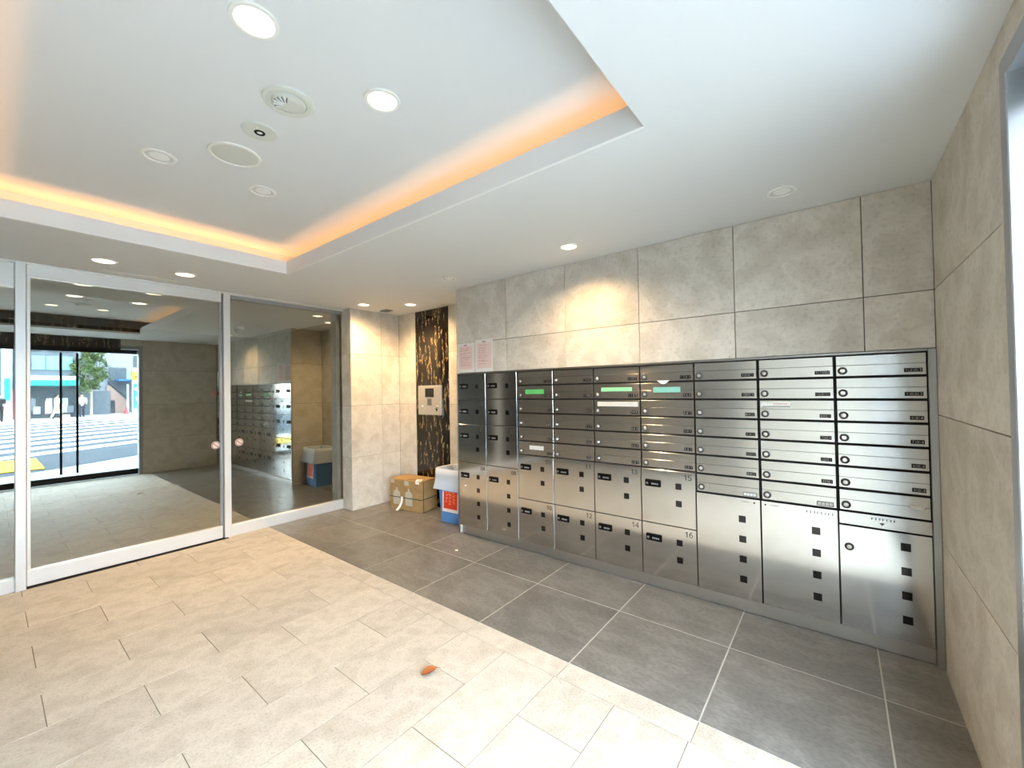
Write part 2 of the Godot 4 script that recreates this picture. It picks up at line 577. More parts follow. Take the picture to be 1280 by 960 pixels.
func build_ceiling() -> void:
	var c := struct("ceiling")
	var p: Material = M.ceiling_paint
	var x0 := -3.73
	var x1 := -0.583
	var z0 := -1.614
	var z1 := 0.03
	var t := 0.19
	slab("ceiling_board", Vector3(-5.06, CEIL, AZ - 0.16), Vector3(x0 - 0.02, CEIL + 0.03, NZ + 0.16), p, c, 0.0)
	slab("ceiling_board", Vector3(x1, CEIL, AZ - 0.16), Vector3(XR + 0.16, CEIL + 0.03, NZ + 0.16), p, c, 0.0)
	slab("ceiling_board", Vector3(x0 - 0.02, CEIL, AZ - 0.16), Vector3(x1, CEIL + 0.03, z0 - 0.02), p, c, 0.0)
	slab("ceiling_board", Vector3(x0 - 0.02, CEIL, z1 + 0.02), Vector3(x1, CEIL + 0.03, NZ + 0.16), p, c, 0.0)
	slab("cove_lip", Vector3(x0 - 0.02, CEIL, z0 - 0.02), Vector3(x0, LIP, z1 + 0.02), M.beam_paint, c, 0.001)
	slab("cove_lip", Vector3(x0, CEIL, z0 - 0.02), Vector3(x1, LIP, z0), M.beam_paint, c, 0.001)
	slab("cove_lip", Vector3(x0, CEIL, z1), Vector3(x1, LIP, z1 + 0.02), M.beam_paint, c, 0.001)
	slab("cove_wall", Vector3(x0 - t - 0.02, CEIL + 0.03, z0 - t - 0.02), Vector3(x0 - t, TRAY, z1 + t + 0.02), p, c, 0.0)
	slab("cove_wall", Vector3(x0 - t, CEIL + 0.03, z0 - t - 0.02), Vector3(x1, TRAY, z0 - t), p, c, 0.0)
	slab("cove_wall", Vector3(x0 - t, CEIL + 0.03, z1 + t), Vector3(x1, TRAY, z1 + t + 0.02), p, c, 0.0)
	slab("tray_board", Vector3(x0 - t - 0.02, TRAY, z0 - t - 0.02), Vector3(x1 + 0.05, TRAY + 0.03, z1 + t + 0.02), p, c, 0.0)
	slab("marble_fascia", Vector3(x1, CEIL + 0.002, z0 - t), Vector3(x1 + 0.03, TRAY, z1 + t), M.black_marble, c, 0.0005)
	# warm strips lying in the cove, hidden by its lip
	for s in [[Vector3(x0 - 0.10, CEIL + 0.04, (z0 + z1) / 2), z1 - z0 + 0.2, 90.0, "door side"], [Vector3((x0 + x1) / 2, CEIL + 0.04, z0 - 0.10), x1 - x0, 0.0, "mailbox side"], [Vector3((x0 + x1) / 2, CEIL + 0.04, z1 + 0.10), x1 - x0, 0.0, "near side"]]:
		var strip := thing("cove_light", "warm orange light strip hidden in the ceiling cove on its %s" % s[3], "light strip", s[0], deg_to_rad(s[2]), "cove lights")
		part("led_tape", box(s[1], 0.012, 0.02, 0.002), M.led_strip, strip)
		var a := AreaLight3D.new()
		a.name = "glow"
		a.area_size = Vector2(s[1], 0.02)
		a.light_color = Color(1.0, 0.73, 0.47)
		a.light_energy = COVE
		a.area_range = 8.0
		a.shadow_enabled = true
		a.rotation_degrees = Vector3(90, 0, 0)
		a.position = Vector3(0, 0.009, 0)
		strip.add_child(a)

const COVE := 0.22

func glazed(parent: Node3D, lo: Vector3, hi: Vector3, m: Material) -> void:
	slab("glass_pane", lo, hi, m, parent, 0.0)

func mirror_pane(parent: Node3D, x: float, y0: float, y1: float, z0: float, z1: float) -> void:
	var q := QuadMesh.new()
	q.size = Vector2(z1 - z0, y1 - y0)
	part("glass_pane", q, M.mirrored_glass, parent, Vector3(x, (y0 + y1) / 2, (z0 + z1) / 2), Vector3(0, 90, 0))

func build_inner_door() -> void:
	var al: Material = M.aluminium
	var d := struct("door_1")
	# sliding leaf
	slab("bottom_rail", Vector3(-4.92, 0.015, -1.475), Vector3(-4.875, 0.135, -0.197), al, d, 0.003)
	slab("top_rail", Vector3(-4.92, 2.385, -1.475), Vector3(-4.875, CEIL - 0.012, -0.197), al, d, 0.003)
	slab("stile", Vector3(-4.92, 0.135, -0.217), Vector3(-4.875, 2.385, -0.197), al, d, 0.003)
	slab("stile", Vector3(-4.925, 0.015, -1.486), Vector3(-4.89, 2.385, -1.462), M.aluminium_dark, d, 0.003)
	mirror_pane(d, GD, 0.135, 2.385, -1.465, -0.215)
	slab("track", Vector3(-4.95, 0.0, -1.52), Vector3(-4.86, 0.012, -0.14), M.black_gap, d)
	slab("head_track", Vector3(-4.95, CEIL - 0.014, -2.84), Vector3(-4.85, CEIL, NZ), al, d)
	# posts
	slab("post", Vector3(-4.96, 0.0, -0.195), Vector3(-4.845, CEIL, -0.138), al, d, 0.004)
	slab("post", Vector3(-4.98, 0.0, -1.550), Vector3(-4.865, CEIL, -1.490), al, d, 0.004)
	slab("jamb", Vector3(-4.98, 0.0, -2.85), Vector3(-4.90, CEIL, -2.80), M.aluminium_dark, d, 0.003)
	# fixed side light beside the column
	slab("bottom_rail", Vector3(-4.96, 0.0, -2.80), Vector3(-4.90, 0.115, -1.550), al, d, 0.003)
	slab("top_rail", Vector3(-4.96, 2.435, -2.80), Vector3(-4.90, CEIL, -1.550), M.aluminium_dark, d, 0.003)
	mirror_pane(d, -4.925, 0.115, 2.435, -2.80, -1.550)
	# fixed side light on the near side, with a deep head box
	slab("bottom_rail", Vector3(-4.94, 0.0, -0.138), Vector3(-4.87, 0.10, NZ), al, d, 0.003)
	slab("head_box", Vector3(-4.95, 2.29, -0.138), Vector3(-4.87, CEIL - 0.014, NZ), al, d, 0.003)
	mirror_pane(d, GD, 0.10, 2.29, -0.138, NZ)

func build_entrance() -> void:
	var d := struct("door_2")
	var fr: Material = M.aluminium_dark
	slab("jamb", Vector3(XR - 0.012, 0.0, -1.82), Vector3(XR + 0.14, 2.37, -1.765), fr, d, 0.003)
	slab("jamb", Vector3(XR - 0.012, 0.0, 0.03), Vector3(XR + 0.14, 2.37, 0.08), fr, d, 0.003)
	slab("head", Vector3(XR - 0.012, 2.31, -1.765), Vector3(XR + 0.14, 2.37, -1.52), fr, d, 0.003)
	slab("head_stone", Vector3(XR - 0.010, 2.305, -1.52), Vector3(XR + 0.14, 2.3715, NZ), M.black_marble, d, 0.002)
	slab("jamb", Vector3(XR - 0.012, 0.0, NZ - 0.06), Vector3(XR + 0.14, 2.37, NZ), fr, d, 0.003)
	slab("bottom_rail", Vector3(XR + 0.04, 0.012, 0.08), Vector3(XR + 0.10, 0.08, NZ - 0.06), fr, d, 0.003)
	slab("glass_pane", Vector3(XR + 0.066, 0.08, 0.08), Vector3(XR + 0.074, 2.31, NZ - 0.06), M.clear_glass, d, 0.0)
	slab("threshold", Vector3(XR + 0.0, -0.02, -1.765), Vector3(XR + 0.14, 0.006, 0.03), M.trim_steel, d, 0.002)
	for s in [[-1.76, -0.8815], [-0.8795, 0.025]]:
		slab("bottom_rail", Vector3(XR + 0.05, 0.012, s[0]), Vector3(XR + 0.09, 0.11, s[1]), M.black_plastic, d, 0.003)
		slab("top_rail", Vector3(XR + 0.05, 2.23, s[0]), Vector3(XR + 0.09, 2.305, s[1]), M.black_plastic, d, 0.003)
		slab("glass_pane", Vector3(XR + 0.066, 0.11, s[0]), Vector3(XR + 0.074, 2.23, s[1]), M.clear_glass, d, 0.0)
	for z in [-0.975, -0.785]:
		var bar := part("pull_bar", tube(Vector3(0, 0.16, 0), Vector3(0, 2.20, 0), 0.016, 0.016, 10), M.black_plastic, d, Vector3(XR + 0.01, 0, z))
		for y in [0.3, 2.05]: part("standoff", tube(Vector3(0, y, 0), Vector3(0.055, y, 0), 0.008, 0.008, 8), M.black_plastic, bar)
	# dark stone portal round the doorway, outside
	for s in [[-2.25, -1.82], [NZ, 1.6]]:
		slab("portal_stone", Vector3(XR + 0.16, OUT, s[0]), Vector3(XR + 0.30, 2.9, s[1]), M.black_marble, d)
	slab("portal_stone", Vector3(XR + 0.16, 2.37, -1.82), Vector3(XR + 0.30, 2.9, NZ), M.black_marble, d)
	var w := struct("wall_facade")
	slab("cladding", Vector3(XR + 0.16, OUT, -9.0), Vector3(XR + 0.26, 2.9, -2.25), M.facade_grey, w)
	slab("cladding", Vector3(XR + 0.16, OUT, 1.6), Vector3(XR + 0.26, 2.9, 7.0), M.facade_grey, w)
	slab("cladding", Vector3(XR + 0.10, 2.9, -9.0), Vector3(XR + 0.26, 4.6, 7.0), M.facade_grey, w)

func build_hall() -> void:
	var w := struct("wall_hall")
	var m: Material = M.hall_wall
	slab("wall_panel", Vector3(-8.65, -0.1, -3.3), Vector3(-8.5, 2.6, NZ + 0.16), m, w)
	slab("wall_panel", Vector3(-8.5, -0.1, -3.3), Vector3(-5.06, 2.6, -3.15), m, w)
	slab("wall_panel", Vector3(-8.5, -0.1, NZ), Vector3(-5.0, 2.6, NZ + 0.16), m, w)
	var f := struct("floor_hall")
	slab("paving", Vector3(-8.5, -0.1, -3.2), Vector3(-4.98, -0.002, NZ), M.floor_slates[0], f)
	var c := struct("ceiling_hall")
	slab("ceiling_board", Vector3(-8.65, CEIL, -3.3), Vector3(-5.06, CEIL + 0.06, NZ + 0.16), M.ceiling_paint, c)

# ------------------------------------------------------------------ mail wall
const COLS := [-3.053, -2.673, -2.293, -1.912, -1.532, -1.152, -0.772, -0.392, -0.012, 0.368]
const TOP := 1.613

func digits_mesh(s: String) -> ArrayMesh:
	var tilesh := []
	var signs := []
	for i in s.length():
		var at := Vector3((i - s.length() + 0.5) * 0.0178, 0, 0)
		tilesh.append([box(0.0165, 0.021, 0.003, 0.001), at])
		signs.append([text_mesh(s[i], 0.0135, 0.0008), at + Vector3(0, 0, 0.0018)])
	var m := join(tilesh)
	var d := join(signs)
	m.add_surface_from_arrays(Mesh.PRIMITIVE_TRIANGLES, d.surface_get_arrays(0))
	m.surface_set_material(0, M.black_plastic)
	m.surface_set_material(1, M.digit_print)
	return m

func mailbox(col: int, row: int, number: String, label: String, group: String, recess: float) -> Node3D:
	var x0: float = COLS[col]
	var w: float = COLS[col + 1] - x0
	var y1: float = TOP - 0.125 * row
	var t := thing("mailbox", label, "mailbox", Vector3(x0, y1 - 0.125, WZ - recess), 0.0, group)
	part("body", box(w - 0.001, 0.1245, 0.28, 0.0), M.black_gap, t, Vector3(w / 2, 0.0625, -0.150))
	var gx := 0.014 if col >= 6 else 0.010
	var gy := 0.0125
	var fw := w - gx
	var fl := part("flap", box(fw, 0.053, 0.014, 0.0015), M.hairline_steel, t, Vector3(w / 2 + 0.001, 0.125 - gy / 2 - 0.0265, -0.006), Vector3(-0.35 + 0.5 * sin(row * 2.3 + col), 0.25 * sin(col * 1.7 + row * 3.1), 0))
	var pn := part("front_panel", box(fw, 0.059, 0.014, 0.0015), M.hairline_steel, t, Vector3(w / 2 + 0.001, gy / 2 + 0.0295, -0.006), Vector3(0, 0.2 * sin(col * 2.9 + row * 1.3), 0))
	var lk := part("lock", M["lock_mesh"], M.lock_rim, t, Vector3(0.036, 0.036, 0.001), Vector3(90, 0, 0))
	part("keyhole_cap", M["lock_cap"], M.chrome, lk)
	if number.length():
		part("number_plate", digits_mesh(number), null, t, Vector3(w - 0.020, 0.030, 0.0025))
	elif col < 8:
		var holder := part("number_plate", box(0.078, 0.026, 0.003, 0.001), M.grey_plastic, t, Vector3(w - 0.058, 0.024, 0.0025))
		for i in 4: part("blank_tile", box(0.0155, 0.018, 0.002, 0.0006), M.white_print, holder, Vector3(-0.027 + 0.018 * i, 0, 0.002))
	else:
		part("number_plate", box(0.060, 0.016, 0.002, 0.0006), M.white_tape, t, Vector3(w - 0.055, 0.064, 0.0025)).set_meta("label", "faded pale blue number plate")
	return t

func locker(col: int, y1: float, h: float, number: String, windows: Array, label: String) -> Node3D:
	var x0: float = COLS[col]
	var w: float = COLS[col + 1] - x0
	var t := thing("parcel_locker", label, "locker", Vector3(x0, y1 - h, WZ), 0.0, "numbered parcel lockers")
	part("body", box(w - 0.001, h - 0.001, 0.28, 0.0), M.grey_print, t, Vector3(w / 2, h / 2, -0.150))
	var d := part("door", box(w - 0.006, h - 0.006, 0.014, 0.0015), M.locker_steel, t, Vector3(w / 2, h / 2, -0.004))
	for y in windows:
		var win := part("window_frame", box(0.040, 0.042, 0.002, 0.0006), M.grey_plastic, d, Vector3(0.265 - w / 2, h / 2 - y, 0.0072))
		win.name = "window"
		win.material_override = M.smoked_window
	var face := part("lock_plate", M["dial_plate"], null, t, Vector3(0.087, h - windows[0] + 0.004, 0.007))
	part("dial_knob", M["dial_knob"], M.grey_plastic, face, Vector3(-0.040, -0.002, 0.005), Vector3(90, 0, 0))
	part("number", text_mesh(number, 0.036, 0.001), M.grey_print, t, Vector3(w - 0.052, h - 0.040, 0.004))
	return t

func build_mail_wall() -> void:
	M["lock_mesh"] = lathe([Vector2(0.0, 0.007), Vector2(0.0150, 0.0075), Vector2(0.0205, 0.005), Vector2(0.0220, 0.0), Vector2(0.0, 0.0)], 20)
	M["lock_cap"] = lathe([Vector2(0.0, 0.0105), Vector2(0.009, 0.0095), Vector2(0.0125, 0.0065), Vector2(0.0125, 0.005)], 16)
	var dp := join([[box(0.112, 0.050, 0.010, 0.004), Vector3.ZERO]])
	var marks := [[box(0.007, 0.007, 0.002, 0.0005), Vector3(-0.047, 0.017, 0.0055)], [box(0.009, 0.009, 0.002, 0.0005), Vector3(-0.027, 0.016, 0.0055)], [box(0.058, 0.005, 0.002, 0.0005), Vector3(0.020, -0.020, 0.0055)]]
	for i in 4: marks.append([text_mesh("0", 0.011, 0.001), Vector3(-0.004 + i * 0.013, -0.003, 0.0055)])
	var dm := join(marks)
	dp.add_surface_from_arrays(Mesh.PRIMITIVE_TRIANGLES, dm.surface_get_arrays(0))
	dp.surface_set_material(0, M.black_plastic)
	dp.surface_set_material(1, M.white_print)
	M["dial_plate"] = dp
	M["dial_knob"] = lathe([Vector2(0.0, 0.006), Vector2(0.007, 0.006), Vector2(0.009, 0.0), Vector2(0.0, 0.0)], 12)
	# frame round the whole bank
	var t := thing("mailbox_surround", "grey steel frame and plinth around the whole bank of mailboxes and lockers", "frame", Vector3(0, 0, WZ))
	slab("kick_plate", Vector3(-3.045, 0.0, -0.10), Vector3(0.385, 0.088, -0.030), M.kick_steel, t, 0.002)
	slab("top_trim", Vector3(-3.053, TOP + 0.001, -0.28), Vector3(0.368, TOP + 0.013, 0.006), M.trim_steel, t, 0.001)
	slab("side_trim", Vector3(0.368, 0.0, -0.28), Vector3(XR - 0.001, TOP + 0.013, 0.008), M.trim_steel, t, 0.002)
	slab("side_trim", Vector3(-3.066, 0.0, -0.012), Vector3(-3.0535, TOP + 0.012, 0.002), M.trim_steel, t, 0.0005)
	# numbered parcel lockers
	var tall := [0.13, 0.26, 0.39, 0.52]
	var hs := [[1.613, 0.250, [0.125]], [1.363, 0.252, [0.125]], [1.111, 0.384, [0.118, 0.242]], [0.727, 0.637, tall]]
	var rowname := ["top", "second", "third, two-window", "bottom, four-window"]
	for c in 2:
		for r in 4:
			var num := "%02d" % (c * 4 + r + 1)
			var o := locker(c, hs[r][0], hs[r][1], num, hs[r][2], "steel parcel locker %s, %s locker in the %s column" % [num, rowname[r], ["leftmost", "second from left"][c]])
			if num == "04":
				part("key_lock", lathe([Vector2(0.0, 0.008), Vector2(0.010, 0.007), Vector2(0.011, 0.0)], 14), M.chrome, o, Vector3(0.085, 0.405, 0.003), Vector3(90, 0, 0))
	var nth := ["third", "fourth", "fifth", "sixth"]
	var places := [["09", "10"], ["11", "12"], ["13", "14"], ["15", "16"]]
	for c in 4:
		locker(c + 2, 0.862, 0.391, places[c][0], [0.108, 0.228], "square steel parcel locker %s under the mailboxes, %s column from the left" % [places[c][0], nth[c]])
		locker(c + 2, 0.471, 0.381, places[c][1], [0.108, 0.228], "square steel parcel locker %s just above the plinth, %s column from the left" % [places[c][1], nth[c]])
	# 6 rows of narrow mailboxes over lockers 09 to 16
	var numbers := [["1401", "1301", "1302", "1303"], ["1101", "1102", "1103", "904"], ["901", "902", "903", "801"], ["601", "602", "603", "701"], ["401", "402", "403", "501"], ["201", "202", "203", "301"]]
	var ord := ["top", "second", "third", "fourth", "fifth", "sixth", "bottom"]
	for c in 4:
		for r in 6:
			var extra := ""
			if c == 0 and r == 1: extra = " with a green tape label"
			if c == 0 and r == 5: extra = " with a white sticker"
			if c == 2 and r == 1: extra = " with a mint green tape label"
			if c == 2 and r == 2: extra = " with a long white strip"
			if c == 3 and r == 1: extra = " with a teal tape label"
			var o := mailbox(c + 2, r, numbers[r][c], "steel mailbox%s, %s row of %s column from left" % [extra, ord[r] if r < 5 else "lowest", nth[c]], "mailboxes above the numbered lockers", 0.010)
			var tp: Array = []
			if c == 0 and r == 1: tp = [Vector3(0.19, 0.066, 0.004), 0.20, 0.040, M.green_tape, "green tape label"]
			if c == 0 and r == 5: tp = [Vector3(0.20, 0.072, 0.004), 0.15, 0.036, M.white_tape, "blank white sticker"]
			if c == 2 and r == 1: tp = [Vector3(0.195, 0.076, 0.004), 0.25, 0.030, M.mint_tape, "mint green tape label"]
			if c == 2 and r == 2: tp = [Vector3(0.20, 0.088, 0.004), 0.33, 0.036, M.white_tape, "long white strip"]
			if c == 3 and r == 1: tp = [Vector3(0.195, 0.068, 0.004), 0.19, 0.038, M.teal_tape, "teal tape label"]
			if tp.size():
				part("tape_label", box(tp[1], tp[2], 0.0016, 0.0004), tp[3], o, tp[0]).set_meta("label", tp[4])
	# 7 rows of mailboxes over the three big cabinets
	var big := [["1201", "1202", "1203"], ["1001", "1002", "1003"], ["802", "803", "804"], ["702", "703", "704"], ["502", "503", "504"], ["302", "303", "304"], ["", "", ""]]
	for c in 3:
		for r in 7:
			var n: String = big[r][c]
			var where: String = ["column third from right", "column second from right", "rightmost column"][c]
			var what := "steel mailbox numbered %s, %s row of the %s" % [n, ord[r], where] if n else "steel mailbox without a number, bottom row of the %s" % where
			if c == 1 and r == 2: what = "steel mailbox numbered 803 with a white name strip, in the %s" % where
			var o := mailbox(c + 6, r, n, what, "mailboxes above the big cabinets", 0.0)
			if c == 1 and r == 2:
				var s := part("name_strip", box(0.155, 0.030, 0.0016, 0.0004), M.paper, o, Vector3(0.092, 0.094, 0.0035))
				part("red_print", print_marks(7, 0.010, 0.009), M.red_plastic, s, Vector3(0.025, 0.003, 0.001))
				part("dark_edge", box(0.145, 0.004, 0.0012, 0.0003), M.grey_print, s, Vector3(0.003, -0.012, 0.001))
	# the cabinets below
	for c in 3:
		var x0: float = COLS[c + 6]
		var w: float = COLS[c + 7] - x0
		var h := 0.648 if c < 2 else 0.572
		var lab: String = ["tall plain steel cabinet with four windows beside parcel lockers 15 and 16", "tall plain steel cabinet with four windows in the middle of the three", "steel cabinet with a round lock and four windows in the right corner"][c]
		t = thing("storage_cabinet", lab, "cabinet", Vector3(x0, 0.09, WZ), 0.0, "big cabinets under the mailboxes")
		part("body", box(w - 0.001, 0.646, 0.28, 0.0), M.black_gap, t, Vector3(w / 2, 0.323, -0.151))
		var d := part("door", box(w - 0.007, h - 0.008, 0.015, 0.0015), M.locker_steel, t, Vector3(w / 2, h / 2 - 0.001, -0.004))
		for i in 4:
			part("window", box(0.040, 0.042, 0.002, 0.0006), M.smoked_window, d, Vector3(w / 2 - 0.104, 0.51 - 0.127 * i - h / 2 - (0.0 if c < 2 else 0.012), 0.0078))
		if c == 2:
			slab("return_slot", Vector3(0.004, h + 0.004, -0.012), Vector3(w - 0.002, 0.644, 0.003), M.hairline_steel, t, 0.0015)
			part("slot_print", print_marks(7, 0.015, 0.012), M.grey_print, t, Vector3(0.19, 0.624, 0.0035))
			part("slot_arrow", plate(PackedVector2Array([Vector2(-0.011, 0.006), Vector2(0.011, 0.006), Vector2(0, -0.007)]), 0.001), M.grey_print, t, Vector3(0.185, 0.600, 0.0035))
			var lk := part("lock", M["lock_mesh"], M.lock_rim, t, Vector3(0.045, 0.452, 0.004), Vector3(90, 0, 0))
			part("keyhole_cap", M["lock_cap"], M.chrome, lk)
		elif c == 0:
			part("screw_cap", box(0.008, 0.008, 0.002, 0.0006), M.black_plastic, t, Vector3(w - 0.035, h - 0.026, 0.004))
			part("small_print", print_marks(5, 0.009, 0.008), M.pale_print, t, Vector3(w - 0.085, h - 0.026, 0.004))
		else:
			part("screw_cap", box(0.008, 0.008, 0.002, 0.0006), M.black_plastic, t, Vector3(0.025, h - 0.026, 0.004))
			part("small_print", print_marks(5, 0.009, 0.008), M.pale_print, t, Vector3(0.075, h - 0.026, 0.004))
			part("name_print", print_marks(8, 0.017, 0.014), M.pale_print, t, Vector3(w - 0.085, h - 0.033, 0.004))
	# folded white flyer hanging out of the narrow mailboxes over locker 15
	tag(part("folded_flyer", plate(PackedVector2Array([Vector2(-0.045, 0.012), Vector2(0.045, 0.012), Vector2(0.010, -0.014), Vector2(-0.012, -0.014)]), 0.003), M.paper, self, Vector3(COLS[5] + 0.175, TOP - 0.127, WZ - 0.001)), "folded white flyer poking out under the top mailbox above locker 15", "paper")

# ------------------------------------------------------------------ ceiling fittings
func downlight(at: Vector3, r: float, lit: bool, energy: float, label: String, wide := 50.0) -> void:
	var t := thing("ceiling_downlight", label, "ceiling light", at, 0.0, "round downlights in the ceiling")
	part("trim_ring", lathe([Vector2(r, 0.0), Vector2(r - 0.002, -0.006), Vector2(r - 0.014, -0.007), Vector2(r - 0.017, -0.002)], 32), M.white_plastic, t)
	if lit:
		part("lens", lathe([Vector2(r - 0.016, -0.004), Vector2(r * 0.5, -0.0075), Vector2(0.0, -0.0085)], 32), M.lamp_lens, t)
		var s := SpotLight3D.new()
		s.name = "beam"
		s.light_color = Color(1.0, 0.84, 0.62)
		s.light_energy = energy
		s.light_size = 0.04
		s.spot_range = 12.0
		s.spot_angle = wide
		s.spot_angle_attenuation = 1.0
		s.shadow_enabled = true
		s.position = Vector3(0, -0.02, 0)
		s.rotation_degrees = Vector3(-90, 0, 0)
		t.add_child(s)
	else:
		part("reflector", lathe([Vector2(r - 0.016, -0.003), Vector2(r * 0.62, -0.0012), Vector2(r * 0.4, -0.001), Vector2(0.0, -0.001)], 32), M.reflector, t)
		part("bulb", lathe([Vector2(r * 0.60, -0.001), Vector2(r * 0.5, -0.004), Vector2(0.0, -0.006)], 24), M.white_print, t)

func build_ceiling_fittings() -> void:
	downlight(Vector3(-1.507, TRAY, -0.557), 0.075, true, 1.1, "lit round downlight nearest the camera, in the raised ceiling above the vent")
	downlight(Vector3(-1.507, TRAY, -1.052), 0.075, true, 1.1, "lit round downlight in the raised ceiling nearest the mailboxes")
	downlight(Vector3(-2.757, TRAY, -0.561), 0.075, false, 0.0, "unlit round downlight left of the round speaker in the raised ceiling")
	downlight(Vector3(-2.757, TRAY, -1.057), 0.075, false, 0.0, "unlit round downlight right of the speaker, near the glowing cove")
	downlight(Vector3(-4.376, CEIL, -0.56), 0.080, true, 1.6, "left one of two lit downlights over the sliding glass door")
	downlight(Vector3(-4.376, CEIL, -1.06), 0.080, true, 1.6, "right one of two lit downlights over the sliding glass door")
	downlight(Vector3(-4.376, CEIL, -2.766), 0.075, true, 2.1, "lit downlight beside the tiled column and glass door corner", 80.0)
	downlight(Vector3(-3.98, CEIL, -3.133), 0.075, true, 2.1, "lit downlight inside the alcove in front of the dark marble", 80.0)
	downlight(Vector3(-2.80, CEIL, -2.646), 0.070, false, 0.0, "unlit downlight over the left end of the lockers")
	downlight(Vector3(-1.517, CEIL, -2.629), 0.070, true, 1.8, "lit downlight above the middle mailboxes, washing the tile wall", 72.0)
	downlight(Vector3(-0.212, CEIL, -2.639), 0.070, false, 0.0, "unlit downlight over the rightmost mailboxes")
	var t := thing("ceiling_speaker", "large plain round speaker grille in the raised ceiling", "speaker", Vector3(-2.444, TRAY, -0.805))
	part("rim", lathe([Vector2(0.118, 0.0), Vector2(0.116, -0.007), Vector2(0.104, -0.008), Vector2(0.102, -0.004)], 40), M.white_plastic, t)
	part("grille", lathe([Vector2(0.103, -0.004), Vector2(0.05, -0.007), Vector2(0.0, -0.008)], 40), M.cream_plastic, t)
	t = thing("emergency_light", "small round emergency light with a dark eye between speaker and air vent", "emergency light", Vector3(-2.133, TRAY, -0.807))
	part("plate", lathe([Vector2(0.076, 0.0), Vector2(0.074, -0.006), Vector2(0.066, -0.008), Vector2(0.0, -0.009)], 36), M.cream_plastic, t)
	part("eye_rim", lathe([Vector2(0.024, -0.008), Vector2(0.022, -0.011), Vector2(0.013, -0.011), Vector2(0.012, -0.008)], 24), M.black_plastic, t)
	part("eye", lathe([Vector2(0.012, -0.009), Vector2(0.0, -0.012)], 16), M.white_print, t)
	part("button", lathe([Vector2(0.006, -0.008), Vector2(0.005, -0.012), Vector2(0.0, -0.012)], 12), M.white_print, t, Vector3(0.035, 0, 0.025))
	t = thing("air_vent", "round white air vent with fanned slats in the raised ceiling", "air vent", Vector3(-1.820, TRAY, -0.804))
	part("rim", lathe([Vector2(0.100, 0.0), Vector2(0.098, -0.008), Vector2(0.086, -0.011), Vector2(0.070, -0.010), Vector2(0.066, -0.004)], 40), M.cream_plastic, t)
	part("bowl", lathe([Vector2(0.067, -0.004), Vector2(0.060, -0.014), Vector2(0.040, -0.018), Vector2(0.0, -0.019)], 36), M.cream_plastic, t)
	for k in 6:
		var a := deg_to_rad(-60 + 24 * k)
		part("slat", box(0.004, 0.008, 0.034, 0.0008), M.white_print, t, Vector3(-0.005 + 0.030 * sin(a), -0.019, 0.010 + 0.030 * cos(a)), Vector3(0, rad_to_deg(a), 0))
		part("slot", box(0.005, 0.004, 0.032, 0.0008), M.grey_plastic, t, Vector3(-0.005 + 0.032 * sin(a + 0.2), -0.0175, 0.010 + 0.032 * cos(a + 0.2)), Vector3(0, rad_to_deg(a + 0.2), 0))
	t = thing("sprinkler_plate", "small square grey plate on the ceiling above the tiled column", "ceiling plate", Vector3(-4.496, CEIL, -3.16))
	part("plate", box(0.14, 0.010, 0.10, 0.002), M.grey_plastic, t, Vector3(0, -0.005, 0))
	part("inner_plate", box(0.10, 0.004, 0.06, 0.001), M.pale_print, t, Vector3(0, -0.012, 0))
	t = thing("access_hatch", "flat white access hatch in the ceiling just inside the sliding door", "hatch", Vector3(-4.70, CEIL, -0.85))
	part("panel", box(0.05, 0.004, 0.52, 0.001), M.white_plastic, t, Vector3(0, -0.002, 0))
	# seen through the glass, in the hall behind
	for z in [-0.565, -1.065]:
		downlight(Vector3(-6.108, CEIL, z), 0.075, true, 0.12, "%s lit downlight seen in the door glass, on the hall ceiling" % ("left" if z > -0.8 else "right"))
	t = thing("dome_camera", "small dark dome camera seen in the glass of the side light", "security camera", Vector3(-7.2, CEIL, -2.40))
	part("base", lathe([Vector2(0.07, 0.0), Vector2(0.07, -0.04), Vector2(0.055, -0.05), Vector2(0.0, -0.05)], 24), M.white_plastic, t)
	part("dome", lathe([Vector2(0.052, -0.05), Vector2(0.046, -0.075), Vector2(0.028, -0.095), Vector2(0.0, -0.102)], 24), M.black_plastic, t)

# ------------------------------------------------------------------ alcove
func rounded(w: float, d: float, r: float, y: float, jig := 0.0) -> Array:
	var out := []
	for q in 4:
		var c := Vector2([w, -w, -w, w][q] / 2 - [r, -r, -r, r][q], [d, d, -d, -d][q] / 2 - [r, r, -r, -r][q])
		for k in 6:
			var a := PI / 2 * q + PI / 2 * k / 5.0
			var p := c + Vector2(cos(a), sin(a)) * r
			out.append(Vector3(p.x + rng.randf_range(-jig, jig), y + rng.randf_range(-jig, jig), p.y + rng.randf_range(-jig, jig)))
	return out

func lid(ring: Array, up: float) -> ArrayMesh:
	var st := new_st()
	var c := Vector3.ZERO
	for p in ring: c += p / ring.size()
	for i in ring.size(): tri(st, c, ring[i], ring[(i + 1) % ring.size()], Vector3(0, up, 0))
	return st.commit()

